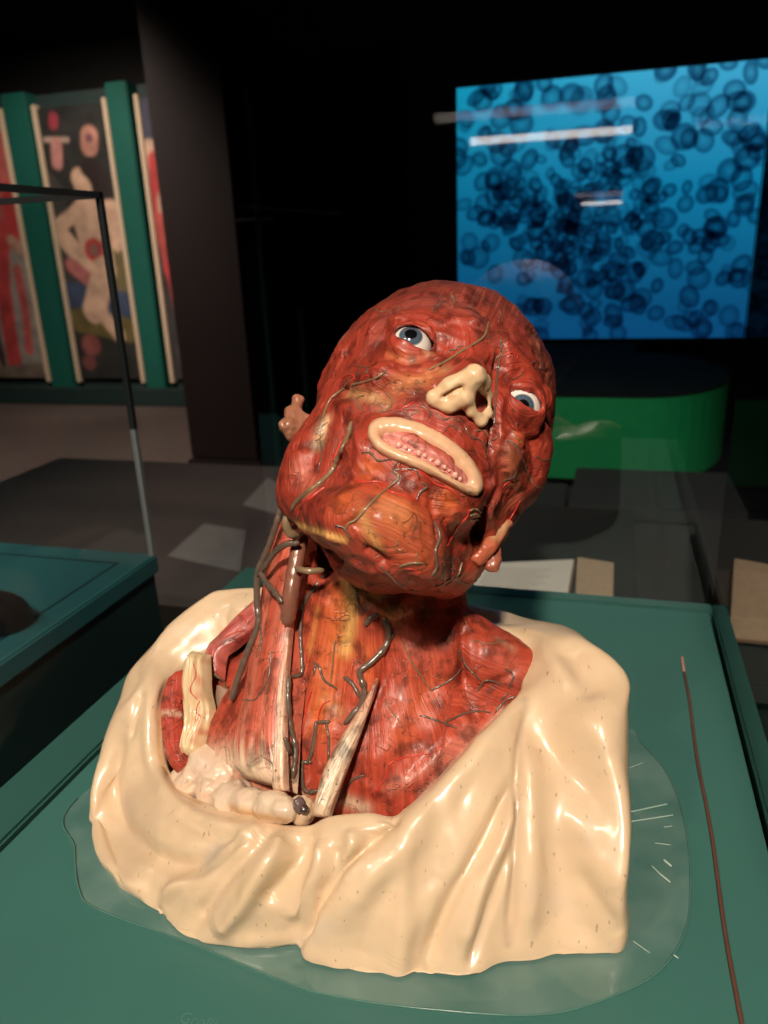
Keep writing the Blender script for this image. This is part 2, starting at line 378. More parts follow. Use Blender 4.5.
def printmat(name, em=0.):
    m, nt, p = newmat(name); a = N(nt, 'ShaderNodeAttribute', attribute_name='Col')
    if em: nt.links.new(a.outputs['Color'], p.inputs['Emission Color']); p.inputs['Emission Strength'].default_value = em; p.inputs['Base Color'].default_value = (.01, .01, .01, 1); p.inputs['Specular IOR Level'].default_value = .2
    else: nt.links.new(a.outputs['Color'], p.inputs['Base Color']); p.inputs['Roughness'].default_value = .45
    return m
def strokes2d(items, bg, Y, soft=.035):
    """items: (photo pixel polyline, radius px, colour), drawn on the print standing at depth Y"""
    sc = Y/FPX*1.12
    segs = [([atY(*q, Y)[[0, 2]] for q in pts], r*sc, c) for pts, r, c in items]
    def f(X, Z):
        P = np.stack([X, Z], -1); C = np.tile(np.array(bg, float), (len(X), 1))
        for pts, r, c in segs:
            d = np.full(len(X), 9.)
            if len(pts) == 1: d = np.linalg.norm(P-pts[0], axis=1)
            for a, b in zip(pts[:-1], pts[1:]):
                e = b-a; t = np.clip((P-a)@e/(e@e+1e-9), 0, 1); d = np.minimum(d, np.linalg.norm(P-a-t[:, None]*e, axis=1))
            k = np.clip((r-d)/soft+.5, 0, 1)[:, None]; C = C*(1-k)+np.array(c)*k
        g = np.array([noise.fractal(Vector((x*7, z*7, 0)), 1, 2, 4) for x, z in P]); return C*(1+.35*g[:, None])
    return f
FS = (.62, .40, .28); RD = (.45, .05, .05); FS2 = (.50, .28, .20)
YP = 6.2
seated = strokes2d([
    ([(40, 200), (60, 300)], 30, (.06, .055, .05)), ([(112, 215), (128, 300)], 10, (.16, .13, .06)), ([(70, 300), (125, 310)], 18, (.05, .07, .12)), ([(80, 320), (130, 330)], 12, (.14, .11, .04)),
    ([(54, 118), (54, 124)], 5, (.35, .05, .07)), ([(46, 140), (68, 140)], 2, (.5, .35, .28)), ([(57, 145), (58, 163)], 6, (.55, .25, .22)), ([(90, 136), (90, 146)], 9, (.50, .24, .18)), ([(90, 138)], 4, (.20, .08, .10)),
    ([(92, 170), (100, 190)], 11, (.03, .02, .02)), ([(80, 178), (85, 190)], 9, FS), ([(88, 168), (100, 178), (101, 192)], 8, (.03, .02, .02)), ([(95, 200), (92, 215)], 6, FS), ([(86, 228), (84, 240)], 4, FS2), ([(104, 226), (104, 240)], 4, FS2), ([(80, 215), (112, 212)], 11, FS), ([(88, 215), (100, 262)], 17, FS), ([(74, 215), (60, 226)], 7, FS),
    ([(62, 235), (75, 250), (90, 270)], 9, FS), ([(95, 250)], 11, RD), ([(95, 250)], 6, (.25, .12, .10)), ([(72, 265), (88, 278)], 7, (.45, .15, .14)), ([(105, 270), (95, 310)], 13, FS), ([(100, 310), (120, 335)], 7, FS),
    ([(112, 215), (118, 245)], 6, FS), ([(92, 345)], 11, (.25, .08, .07)), ([(90, 362)], 8, (.18, .06, .06))], (.030, .030, .028), YP)
ecorche = strokes2d([
    ([(-20, 150), (20, 380)], 60, (.28, .25, .22)), ([(2, 150), (6, 230)], 18, (.42, .10, .09)), ([(8, 190), (14, 240)], 7, RD), ([(2, 230), (4, 285), (10, 330), (16, 365)], 9, (.45, .06, .06)), ([(18, 270), (26, 310), (30, 350)], 5, (.48, .10, .09)),
    ([(12, 240), (22, 250)], 5, FS2), ([(-10, 300), (6, 372)], 4, (.06, .03, .03)), ([(-20, 380), (60, 372)], 12, (.17, .13, .10))], (.22, .20, .18), YP)
standing = strokes2d([
    ([(160, 100), (165, 145)], 22, (.05, .05, .08)), ([(150, 150), (158, 178)], 9, FS), ([(156, 160), (160, 220)], 8, RD), ([(166, 200), (168, 240)], 9, FS2), ([(160, 220), (172, 270)], 7, (.45, .08, .07)),
    ([(168, 265), (182, 320)], 4, RD), ([(176, 290), (186, 340)], 3, FS), ([(186, 350), (192, 380)], 8, (.12, .10, .09))], (.05, .045, .045), YP)
m_print = printmat('print_ink')
for (x0, x1, fn, lab) in ((-5.95, -5.10, ecorche, 'tall print of a red muscled standing body at the left edge of the photo'), (-4.80, -4.07, seated, 'tall print of a seated pale figure on dark ground between the green posts'), (-3.81, -3.15, standing, 'tall print of a bent red and pale body partly behind the brown column')):
    p = empty('poster_panel', ((x0+x1)/2, YP, FL)); ORIG[p.name] = np.array(((x0+x1)/2, YP, FL)); tag(p, lab, 'poster panel', 'anatomical prints standing at the far left')
    picture('print', x0+.045, x1-.045, -.74, 1.53, YP-.01, 130, 380, fn, m_print, p)
    for a, c in ((x0, x0+.04), (x1-.04, x1)): MB().box((a, YP-.03, -.78), (c, YP+.04, 1.56), .006).build('moulding', m_cream, p)
    MB().box((x0, YP+.04, -.86), (x1, YP+.10, 1.64), .006).build('backboard', m_casing0 if False else simple('panel_back_paint', (.02, .04, .038), .6), p)
    for a in (x0+.08, x1-.12): MB().box((a, YP-.12, FL), (a+.05, YP+.2, -.86), .008).build('foot', m_grey, p)
for x0, x1, lab in ((-5.07, -4.83, 'green post left of the seated figure print'), (-4.05, -3.85, 'green post between the seated figure print and the print by the column')):
    b = MB(); b.box((x0, YP-.05, FL), (x1, YP+.12, 1.66), .01); b.box((x0+.003, YP-.10, FL), (x1-.003, YP+.30, FL+.09), .01)
    tag(b.build('screen_post', m_frame), lab, 'post', 'green posts holding the prints')
tag(MB().box((-6.0, YP-.24, FL+.001), (-3.1, YP-.14, -.80), .01).build('kick_board', simple('kick_paint', (.012, .03, .028), .5)), 'dark green low board running under the row of prints', 'base board')

# the lit screen of blood cells
rg = np.random.default_rng(4)
SX0, SX1, SZ0, SZ1 = -.657, .535, -.085, .925
cells = []
for k in range(430):
    if k % 5 < 2: x, z = rg.normal(.47, .14), rg.normal(.50, .16)
    else: x, z = rg.random(), rg.random()
    cells.append((x, z, rg.uniform(.036, .054)*(1 if k % 5 > 1 else .68), rg.uniform(.62, 1), rg.uniform(0, math.pi), rg.uniform(.30, .80)))
def screencol(X, Z):
    u = (X-SX0)/(SX1-SX0); v = (Z-SZ0)/(SZ1-SZ0); asp = (SX1-SX0)/(SZ1-SZ0)
    br = .34+.75*np.clip(v-.12, 0, 1)**1.3*(1-.30*np.abs(u-.58))-.20*(1-u)*v
    C = np.stack([.008+.10*np.clip(v-.6, 0, 1)*np.clip(u*1.5,0,1), .17+.20*v, .48+.12*v], -1)*br[:, None]*1.32
    for (x, z, r, asq, th, op) in cells:
        dx = (u-x)*asp; dz = v-z; m = (np.abs(dx) < r*1.3) & (np.abs(dz) < r*1.3)
        a = dx[m]*math.cos(th)+dz[m]*math.sin(th); c = (-dx[m]*math.sin(th)+dz[m]*math.cos(th))/asq
        d = np.sqrt(a*a+c*c)/r
        body = np.clip((1-d)/.12, 0, 1)*op; ring = np.exp(-((d-.78)/.15)**2)*.50; core = np.exp(-(d/.36)**2)*.55
        k = np.clip(body*(1-core)+ring*op, 0, .85)[:, None]
        C[m] = C[m]*(1-k)+C[m]*np.array([.12, .22, .32])*k
    ex = np.minimum(np.minimum(u, 1-u), np.minimum(v, 1-v)); 
    return C
scr = empty('lit_screen', (-.06, 3.50, -.09)); ORIG['lit_screen'] = np.array((-.06, 3.50, -.09)); tag(scr, 'large glowing blue screen showing dark round blood cells on the black wall', 'screen')
picture('screen_image', SX0, SX1, SZ0, SZ1, 3.50, 560, 470, screencol, printmat('screen_light', 1.0), scr, .03)
b = MB(); T = .02; b.box((SX0-T, 3.498, SZ0-T), (SX0, 3.55, SZ1+T), .003); b.box((SX1, 3.498, SZ0-T), (SX1+T, 3.55, SZ1+T), .003); b.box((SX0, 3.498, SZ0-T), (SX1, 3.55, SZ0), .003); b.box((SX0, 3.498, SZ1), (SX1, 3.55, SZ1+T), .003)
b.build('bezel', simple('black_bezel', (.006, .006, .007), .5), scr)
# lamp strips across the room: their mirror images show in the rear pane of the hood
m_strip = simple('lamp_strip', (.9, .9, .9), .5, emit=(1, .88, .75), es=9)
for (pa, pb, t, lab) in (((470, 140), (632, 131), .050, 'long warm strip lamp on the wall behind the viewer'), ((582, 203), (622, 203), .024, 'short warm strip lamp on the wall behind the viewer')):
    YM = 2*.692+4.97; A = atY(*pa, YM); B = atY(*pb, YM); z = (A[2]+B[2])/2
    tag(MB().box((A[0], -4.99, z-t/2), (B[0], -4.965, z+t/2), .004).build('strip_lamp', m_strip), lab, 'lamp')

# green curved counter, far right
ct = empty('curved_counter', (.1, 2.6, FL)); ORIG['curved_counter'] = np.array((.1, 2.6, FL)); tag(ct, 'vivid green counter with a rounded end in the dark behind the bust', 'counter')
def arc(cx, cy, rx, ry, a0, a1, n): return [(cx+rx*math.cos(a), cy+ry*math.sin(a)) for a in np.linspace(a0, a1, n)]
out = [(-.45, 3.1), (-.45, 2.05)]+arc(.08, 2.45, .26, .40, -math.pi/2, math.pi/2, 24)+[(.1, 3.1)]
MB().prism(out, -.065, -.058).build('counter_top', simple('black_counter_top', (.006, .008, .008), .9, spec=.1), ct)
MB().prism(out, -.285, -.0651).build('green_band', simple('vivid_green_lacquer', (.006, .19, .065), .75, spec=.15), ct)
inn = [(-.40, 3.1), (-.40, 2.12)]+arc(.07, 2.46, .22, .34, -math.pi/2, math.pi/2, 24)+[(.1, 3.1)]
MB().prism(inn, FL, -.2851).build('plinth', simple('black_plinth', (.02, .02, .022), .6), ct)

# low tables with books, and sheets standing in for reflections
m_table = simple('dark_table_top', (.11, .085, .08), .75, noise_amt=.15, scale=8); m_paper = simple('paper', (.72, .68, .62), .8, noise_amt=.05, scale=40)
m_pages = simple('page_edges', (.46, .33, .22), .8, noise_amt=.2, scale=120)
def table(x0, x1, y0, y1, z, lab, mt=m_table, th=.03):
    t = empty('low_table', ((x0+x1)/2, (y0+y1)/2, FL)); ORIG[t.name] = np.array(((x0+x1)/2, (y0+y1)/2, FL)); tag(t, lab, 'table')
    MB().box((x0, y0, z-th), (x1, y1, z), .004).build('table_top', mt, t)
    for x in (x0+.03, x1-.07):
        for y in (y0+.03, y1-.07): MB().box((x, y, FL), (x+.04, y+.04, z-th), .003).build('leg', m_casing0, t)
    return t
m_casing0 = simple('black_table_leg', (.015, .015, .016), .5)
table(-1.75, -.62, 1.20, 2.10, -.30, 'dark brown low table added in place of a glass reflection behind the left case')  # table and its sheets are added in place of a reflection in glass
table(-.55, .07, 1.02, 1.62, -.22, 'black low table behind the bust carrying a thick open book', simple('black_table_top', (.02, .02, .021), .85, spec=.15))
table(.19, .75, .95, 1.60, -.22, 'low table at the right edge carrying a light block of pages', simple('grey_table_top', (.03, .03, .03), .8))
m_sheet = simple('reflection_grey', (.26, .24, .23), .8, noise_amt=.15, scale=30)
def sheet(quad, z, lab, th=.0015, nm='reflection_sheet', cat='paper', group=None):
    P = [atZ(*q, z)[:2] for q in quad]; tag(MB().prism([tuple(p) for p in P], z, z+th).build(nm, m_sheet), lab, cat, group)
sheet([(168, 556), (204, 524), (246, 531), (240, 572)], -.2995, 'large pale sheet added in place of a reflection, on the brown low table', group=None)
sheet([(243, 505), (268, 478), (292, 492), (282, 516)], -.2995, 'small sheet added in place of a reflection, on the brown low table, nearest the head')
def book(quad, z, h, lab, open_=True):
    P = np.array([atZ(*q, z)[:2] for q in quad]); o = empty('open_book' if open_ else 'page_block', (P[:, 0].mean(), P[:, 1].mean(), z)); ORIG[o.name] = np.array((P[:, 0].mean(), P[:, 1].mean(), z))
    tag(o, lab, 'book'); c = P.mean(0)
    MB().prism([tuple(c+(p-c)*1.03) for p in P], z, z+.004).build('cover', simple('brown_cover', (.20, .12, .08), .6), o)
    MB().prism([tuple(p) for p in P], z+.004, z+h).build('page_stack', m_pages, o)
    MB().prism([tuple(c+(p-c)*.985) for p in P], z+h, z+h+.0012).build('page', m_paper if open_ else m_pages, o)
    if open_:
        e = P[1]-P[0]; f = P[3]-P[0]
        for i in range(9):
            a = P[0]+f*(.12+.085*i)+e*.06; d = e*(.55+.2*((i*7) % 3)/3)
            MB().prism([tuple(a), tuple(a+d), tuple(a+d+f*.012), tuple(a+f*.012)], z+h+.0012, z+h+.0016).build('text_line', simple('grey_ink', (.30, .28, .27), .8), o)
book([(470, 596), (568, 600), (574, 566), (486, 570)], -.215, .012, 'thick open book with white pages on the black low table')
book([(575, 608), (612, 612), (613, 574), (577, 568)], -.21, .02, 'small brown book lying beside the open white book', False)
book([(728, 640), (790, 646), (792, 590), (732, 578)], -.21, .035, 'light block of pages at the right edge of the photo', False)
# dark crates under the green counter
for x0, x1, y0, y1, z1, lab in ((-.42, -.09, 1.74, 2.0, -.285, 'charcoal box left of the larger box, behind the bust'), (-.06, .30, 1.70, 2.0, -.24, 'larger charcoal box under the rounded green counter end')):
    c = empty('storage_box', ((x0+x1)/2, (y0+y1)/2, FL)); ORIG[c.name] = np.array(((x0+x1)/2, (y0+y1)/2, FL)); tag(c, lab, 'box', 'charcoal boxes before the green counter')
    MB().box((x0, y0, FL), (x1, y1, z1-.03), .006).build('box_body', simple('charcoal_board', (.028, .028, .032), .6), c); MB().box((x0-.006, y0-.006, z1-.03), (x1+.006, y1+.006, z1), .004).build('lid', simple('charcoal_lid', (.030, .031, .036), .8, spec=.2), c)

# ---------------------------------------------------------------- neighbouring showcase
lc = empty('display_case', (-.9, .4, FL)); ORIG[lc.name] = np.array((-.9, .4, FL)); tag(lc, 'second green display case at the left edge with a dark edged glass hood', 'display case')
m_board2 = simple('teal_board_paint', (.030, .135, .150), .35, noise_amt=.08, scale=10)
LX1, LY1 = -.493, .724
MB().box((-1.35, -.1, -.022), (LX1, LY1, 0), .002).build('case_top', m_board2, lc)
MB().box((-1.345, -.095, FL), (LX1-.004, LY1-.004, -.022), .002).build('plinth', simple('left_plinth', (.010, .030, .030), .45), lc)
b = MB(); b.box((-1.34, LY1-.035, 0), (LX1-.03, LY1-.0325, .0006)); b.box((LX1-.0325, -.09, 0), (LX1-.03, LY1-.0325, .0006)); b.box((-1.34, .655, 0), (-.66, .6575, .0006)); b.build('groove', m_black0 if False else simple('dark_groove', (.01, .03, .032), .6), lc)
m_glass2 = glassmat('side_glass', (.94, .95, .95), gl=.5); m_edge = simple('dark_glass_edge', (.022, .024, .026), .3, spec=.6)
ZT = .388; xe, ye = LX1-.004, LY1-.004
for V in ([(xe, -.09, .001), (xe, ye, .001), (xe, ye, ZT), (xe, -.09, ZT)], [(-1.34, ye, .001), (xe, ye, .001), (xe, ye, ZT), (-1.34, ye, ZT)]): mesh('glass_pane', V, [(0, 1, 2, 3)], m_glass2, lc, False)
b = MB(); t = .003; b.box((xe-t, ye-t, .15), (xe+t, ye+t, ZT+t)); b.box((xe-t, -.09, ZT-t), (xe+t, ye, ZT+t)); b.box((-1.34, ye-t, ZT-t), (xe, ye+t, ZT+t)); b.build('glass_edge', m_edge, lc)
MB().box((xe-t, ye-t, .0), (xe+t, ye+t, .15)).build('glass_edge', simple('glass_edge_reflection', (.22, .23, .24), .2), lc)  # lower edge paler: its reflection is put into the colour
import bmesh
bm = bmesh.new(); bmesh.ops.create_icosphere(bm, subdivisions=4, radius=1); c = atZ(-6, 618, .010)
V = [c+np.array([v.co.x*.034*(1+.2*v.co.y), v.co.y*.028, max(v.co.z, -.35)*.026]) for v in bm.verts]; F = [[v.index for v in f.verts] for f in bm.faces]; bm.free()
V = np.array(V); V[:, 2] -= V[:, 2].min()-.0012
tag(mesh('glossy_specimen', V, F, simple('black_gloss', (.006, .006, .008), .25, spec=.4)), 'glossy black rounded object cut by the left edge, on the second case', 'specimen')
# ---------------------------------------------------------------- showcase and board
GREEN = (.030, .135, .115)
m_board = simple('green_board_paint', (.050, .158, .138), .38, noise_amt=.10, scale=14, bump=.05)
m_casing = simple('dark_green_casing', (.012, .045, .042), .4, noise_amt=.1, scale=20)
m_black = simple('black_gap', (.004, .004, .004), .7)
case = empty('display_case', (-.12, .35, -.95)); ORIG[case.name] = (-.12, .35, -.95)
tag(case, 'dark green museum display case with a glass hood, holding the wax bust', 'display case')
X0, X1, Y0, Y1 = -.333, .104, .06, .692
MB().box((X0+.003, Y0+.003, -.02), (X1-.0025, Y1-.003, 0), .0008).build('display_board', m_board, case)
b = MB()
b.box((X0-.042, Y0-.04, -.03), (X0-.003, Y1+.02, -.001), .002); b.box((X1+.0015, Y0-.04, -.03), (X1+.0155, Y1+.02, -.001), .002)
b.box((X0-.003, Y1+.002, -.03), (X1+.0015, Y1+.02, -.001), .001); b.box((X0-.003, Y0-.04, -.03), (X1+.0015, Y0-.003, -.001), .001)
b.build('rim', m_board, case)
MB().box((X0-.040, Y0-.038, -.95), (X1+.0135, Y1+.018, -.029), .002).build('plinth', m_casing, case)
m_glass = glassmat('case_glass', (.97, .985, .98)); m_glass_s = glassmat('coated_side_glass', (.98, .985, .98), gl=.12); m_gedge = simple('glass_edge', (.10, .16, .15), .15, spec=.8)
HZ = .66
for nm, lo, hi in (('glass_pane', (X0, Y0, -.01), (X0, Y1, HZ)), ('glass_pane', (X1, Y0, -.01), (X1, Y1, HZ)), ('glass_pane', (X0, Y1, -.01), (X1, Y1, HZ)), ('glass_pane', (X0, Y0, -.01), (X1, Y0, HZ)), ('glass_pane', (X0, Y0, HZ), (X1, Y1, HZ))):
    a, c = np.array(lo), np.array(hi)
    if a[0] == c[0]: V = [(a[0], a[1], a[2]), (a[0], c[1], a[2]), (a[0], c[1], c[2]), (a[0], a[1], c[2])]
    elif a[1] == c[1]: V = [(a[0], a[1], a[2]), (c[0], a[1], a[2]), (c[0], a[1], c[2]), (a[0], a[1], c[2])]
    else: V = [(a[0], a[1], a[2]), (c[0], a[1], a[2]), (c[0], c[1], a[2]), (a[0], c[1], a[2])]
    mesh(nm, V, [(0, 1, 2, 3)], m_glass_s if a[0] == c[0] or c[1] == Y0 else m_glass, case, False)

# ---------------------------------------------------------------- wax bust : head
HO = np.array([-.105, .45, .215])
def eulM(x, y, z):
    cx, sx, cy, sy, cz, sz = np.cos(x), np.sin(x), np.cos(y), np.sin(y), np.cos(z), np.sin(z)
    return np.array([[cz, -sz, 0], [sz, cz, 0], [0, 0, 1]])@np.array([[cy, 0, sy], [0, 1, 0], [-sy, 0, cy]])@np.array([[1, 0, 0], [0, cx, -sx], [0, sx, cx]])
HM = eulM(-.8343, .514, .125)
def h2w(P): return HO+(np.asarray(P)/100)@HM.T
def w2h(P): return ((np.asarray(P)-HO)@HM)*100
def hpx(px, py, yl):                       # head-local point on the plane y = yl under a photo pixel
    o = w2h(CAM); d = ray(px, py)@HM; return o+d*(yl-o[1])/d[1]
EYES = [np.array([-3.3, -7.15, 0.]), np.array([3.3, -7.15, 0.])]
def head_base(P):
    d = ell(P, (-.40, 1.2, 2.8), (7.45, 9.2, 7.6))
    d = smin(d, ell(P, (0, -3.0, -3.2), (5.6, 6.3, 8.2)), 1.5)
    d = smin(d, ell(P, (0, 3.5, -2.5), (5.6, 5.0, 6)), 1.5)
    d = smin(d, ell(P, (5.0, -3.4, -1.2), (1.9, 3.2, 3.2)), 1.0)
    for s in (-1, 1):
        Q = P*np.array([s, 1, 1])
        d = smin(d, cap(Q, (4.9 if s < 0 else 4.5, -.6, -7.6), (1.5, -7.6, -10.7), 1.3, 1.5), 1.2)
        d = smin(d, ell(Q, (5.15 if s < 0 else 4.7, -2.2, -5.0), (1.6, 2.6, 3.9)), 1.0)
        d = smin(d, cap(Q, (3.6, -7.6, -2.9), (5.9, -3.0, -1.9), .95, .6), .9)
        d = smin(d, cap(Q, (1.0, -8.3, 1.9), (4.4, -6.8, 1.7), .7, .55), 1.1)
        d = smax(d, -ell(Q, (4.5, -9.6, .1), (2.5, 2.2, 1.15)), 1.0)
        d = smin(d, np.linalg.norm(Q-EYES[1], axis=1)-1.47, .6)
    d = smin(d, ell(P, (0, -7.6, -10.2), (2.7, 2.1, 1.9)), 1.2)
    d = smin(d, ell(P, (0, -7.6, -7.0), (3.7, 2.3, 2.1)), .9)
    d = smin(d, cap(P, (0, -8.3, .6), (0, -9.5, -2.4), .65, .75), .8)
    return d
def head_eyes(P, d):
    for s in (-1, 1):
        Q = P*np.array([s, 1, 1])-EYES[1]
        d = smax(d, -ell(Q, (0.05, -1.3, -.02), (1.16, .9, .54)), .12)
        d = np.maximum(d, -(np.linalg.norm(Q, axis=1)-1.22))
    return d
_cv, _cf = nets(head_base, (-9, -12, -14), (9, 11.5, 12.4), .45)
COARSE = Surf(h2w(_cv), _cf)
def hs(px, py):                             # head-local point on the rough head under a photo pixel
    for r in range(0, 40, 2):
        for k in range(8):
            h = COARSE.hit(px+r*math.cos(k*.785), py+r*math.sin(k*.785))
            if h: return w2h(atY(px, py, h[0][1]))
_d = ray(310, 545)@HM
_c1, _c2 = hs(484, 507), hs(478, 536)
_l1, _l2, _l3 = hs(304, 541), hs(320, 551), hs(332, 558)
_m1, _m2, _m3 = hs(384, 437), hs(425, 457), hs(464, 484)
def head_sdf(P):
    d = head_eyes(P, head_base(P))
    d = smax(d, -cap(P, _c1, _c2, .30, .55), .15); d = smax(d, -cap(P, _c1+_d*.9, _c2+_d*1.1, .35, .55), .15)
    for a, b in ((_l1, _l2), (_l2, _l3)):
        d = smax(d, -cap(P, a, b, .6, .65), .15); d = smax(d, -cap(P, a+_d*1.2, b+_d*1.2, .7, .7), .2)
    d = smax(d, -cap(P, _m1, _m2, .22, .3), .15); d = smax(d, -cap(P, _m2, _m3, .3, .22), .15)
    return d
hv, hf = nets(head_sdf, (-9, -12, -14), (9, 11.5, 12.4), .13)
hv = snap(head_sdf, hv, .03, 1)
HEAD = Surf(h2w(hv), hf); HB0 = HEAD.bvh

# ---------------------------------------------------------------- neck and chest
_h1, _h2 = atY(214, 668, .385), atY(236, 655, .40)
_h3 = atY(195, 720, .362); _q1, _q2, _q3 = atY(310, 545, .37), atY(328, 560, .37), ray(315, 550)
def torso_sdf(P):
    d = cap(P, (-.145, .395, .03), (-.125, .432, .165), .060, .052)
    d = smin(d, ell(P, (-.135, .40, .02), (.130, .078, .080)), .022)
    d = smin(d, cap(P, (-.10, .40, .11), (-.025, .405, .075), .027, .020), .012)
    for q in (0, .02, .04): d = smax(d, -cap(P, _q1+_q3*q, _q2+_q3*q, .0115, .0115), .003)
    d = smax(d, -cap(P, _h1, _h2, .018, .012), .006); d = smax(d, -cap(P, _h1, _h3, .018, .014), .006)
    return d
tv, tf = nets(torso_sdf, (-.31, .28, -.01), (.04, .53, .25), .0020)
TORSO = Surf(tv, tf)

# ---------------------------------------------------------------- drapery
def sec(rim, Y, base, bulge=.006, tuck=None, c=None):
    R = atY(*rim, Y); B = atZ(*base, 0.0)
    out = []
    for t in (.10, .3, .6, .85):
        px = rim[0]+(base[0]-rim[0])*t; py = rim[1]+(base[1]-rim[1])*t
        Yt = R[1]+(B[1]-R[1])*t-bulge*math.sin(math.pi*t**.7); out.append(atY(px, py, Yt))
    return [R, *out, B]
def wsec(*p): return list(p)
A3 = lambda *a: np.array(a, float)
SEC = [
 # behind the neck, then along the right shoulder
 wsec(A3(-.12, .455, .100), A3(-.12, .463, .110), A3(-.12, .480, .095), A3(-.12, .487, .06), A3(-.12, .490, .02), A3(-.12, .490, 0)),
 wsec(atY(462, 628, .425), atY(462, 622, .435), A3(-.07, .462, .10), A3(-.066, .475, .06), A3(-.064, .478, .02), A3(-.064, .478, 0)),
 wsec(atY(486, 629, .42), atY(498, 624, .428), A3(-.036, .452, .098), A3(-.034, .465, .06), A3(-.034, .468, .02), A3(-.034, .468, 0)),
 wsec(atY(512, 640, .412), atY(535, 629, .42), A3(-.012, .440, .10), A3(-.008, .452, .06), A3(-.006, .455, .02), A3(-.006, .455, 0)),
 wsec(atY(527, 656, .402), atY(560, 640, .405), atY(592, 644, .412), A3(.012, .432, .06), A3(.014, .434, .02), A3(.015, .434, 0)),
 wsec(atY(529, 668, .392), atY(560, 655, .394), atY(617, 662, .395), A3(.0225, .405, .06), A3(.0235, .405, .02), A3(.0235, .405, 0)),
 wsec(atY(527, 684, .382), atY(560, 676, .380), atY(624, 684, .380), atY(627, 720, .375), A3(.0235, .370, .02), A3(.0235, .370, 0)),
 wsec(atY(520, 696, .372), atY(550, 712, .363), atY(600, 725, .35), atY(628, 770, .345), A3(.0235, .33, .02), A3(.0235, .33, 0)),
 wsec(atY(513, 705, .365), atY(535, 740, .353), atY(585, 790, .335), atY(622, 850, .312), atY(624, 900, .302), atZ(624, 950)),
 sec((503, 715), .358, (600, 957), .010), sec((492, 726), .350, (562, 957), .010),
 sec((477, 740), .340, (530, 964), .010), sec((465, 753), .333, (500, 966), .010), sec((449, 769), .325, (470, 978), .009),
 sec((434, 785), .318, (440, 977), .008), sec((420, 798), .311, (418, 974), .008), sec((407, 809), .305, (400, 981), .008),
 sec((393, 818), .300, (380, 976), .007), sec((370, 814), .298, (351, 972), .007), sec((345, 815), .297, (322, 968), .007),
 sec((325, 818), .297, (306, 962), .007),
 sec((310, 825), .296, (297, 946), .008), sec((290, 826), .296, (270, 949), .010), sec((270, 822), .297, (245, 950), .012),
 sec((252, 816), .300, (220, 947), .013), sec((233, 812), .306, (200, 943), .014), sec((212, 806), .314, (178, 932), .014),
 sec((192, 797), .322, (163, 917), .014), sec((178, 788), .329, (146, 905), .014), sec((168, 776), .335, (128, 893), .012),
 wsec(atY(161, 762, .340), atY(148, 768, .337), atY(125, 785, .33), atY(108, 815, .318), atY(103, 845, .308), atZ(113, 878)),
 wsec(atY(158, 745, .346), atY(143, 748, .343), atY(120, 762, .337), atY(98, 795, .326), atY(94, 828, .315), atZ(100, 855)),
 wsec(atY(158, 725, .354), atY(145, 722, .352), atY(122, 735, .347), atY(98, 765, .338), A3(-.290, .335, .008), A3(-.289, .337, 0)),
 wsec(atY(159, 706, .364), atY(146, 700, .362), atY(125, 707, .358), atY(104, 738, .352), A3(-.296, .355, .015), A3(-.295, .357, 0)),
 wsec(atY(161, 688, .376), atY(150, 680, .374), atY(138, 685, .372), atY(118, 705, .368), A3(-.302, .382, .02), A3(-.301, .385, 0)),
 wsec(atY(171, 668, .392), atY(158, 660, .392), atY(142, 662, .392), atY(130, 676, .394), A3(-.303, .412, .02), A3(-.302, .415, 0)),
 wsec(atY(188, 652, .404), atY(176, 640, .406), atY(162, 632, .412), A3(-.297, .44, .06), A3(-.295, .45, .02), A3(-.294, .452, 0)),
 wsec(atY(206, 643, .412), atY(196, 622, .418), atY(184, 612, .426), A3(-.272, .455, .07), A3(-.272, .468, .02), A3(-.271, .470, 0)),
 wsec(atY(224, 628, .420), atY(214, 608, .428), atY(205, 598, .436), A3(-.243, .465, .075), A3(-.243, .478, .02), A3(-.242, .480, 0)),
 wsec(atY(244, 606, .428), atY(238, 594, .438), atY(232, 590, .446), A3(-.212, .475, .075), A3(-.212, .485, .02), A3(-.211, .487, 0)),
 wsec(A3(-.185, .442, .100), A3(-.187, .450, .108), A3(-.189, .462, .102), A3(-.19, .478, .07), A3(-.19, .488, .02), A3(-.19, .49, 0)),
 wsec(A3(-.155, .452, .100), A3(-.155, .460, .110), A3(-.155, .475, .10), A3(-.155, .484, .06), A3(-.155, .490, .02), A3(-.155, .490, 0)),
]
cen = A3(-.135, .385, .03)
G = []
for s_ in SEC:
    R = s_[0]; inw = cen-R; inw[2] = 0; inw /= np.linalg.norm(inw)
    t1 = R+inw*.004+A3(0, 0, -.005); t2 = R+inw*.006+A3(0, .002, -.02)
    s_ = [t2, t1, R]+s_[1:]; s_.append(s_[-1]-A3(0, 0, 0)); s_[-1] = s_[-2]*.9+np.array([cen[0], cen[1], 0])*.1
    G.append(np.array(s_))
G = np.array(G); K = G.shape[1]
NU, NV = 820, 300
G1 = np.stack([spline(G[:, k], NU, True) for k in range(K)], 1)
# even spacing down each section
DV = np.empty((NU, NV, 3))
for i in range(NU):
    c = spline(G1[i], 120); l = np.r_[0, np.cumsum(np.linalg.norm(np.diff(c, axis=0), axis=1))]
    tt = np.linspace(0, l[-1], NV); DV[i] = np.stack([np.interp(tt, l, c[:, k]) for k in range(3)], -1)
DV[..., 2] = np.maximum(DV[..., 2], .0024)
dv = DV.reshape(-1, 3); df = gridF(NU, NV, True)
DR = Surf(dv, df)
if (DR.N[:, 2].mean()) < 0: df = df[:, ::-1].copy(); DR = Surf(dv, df)
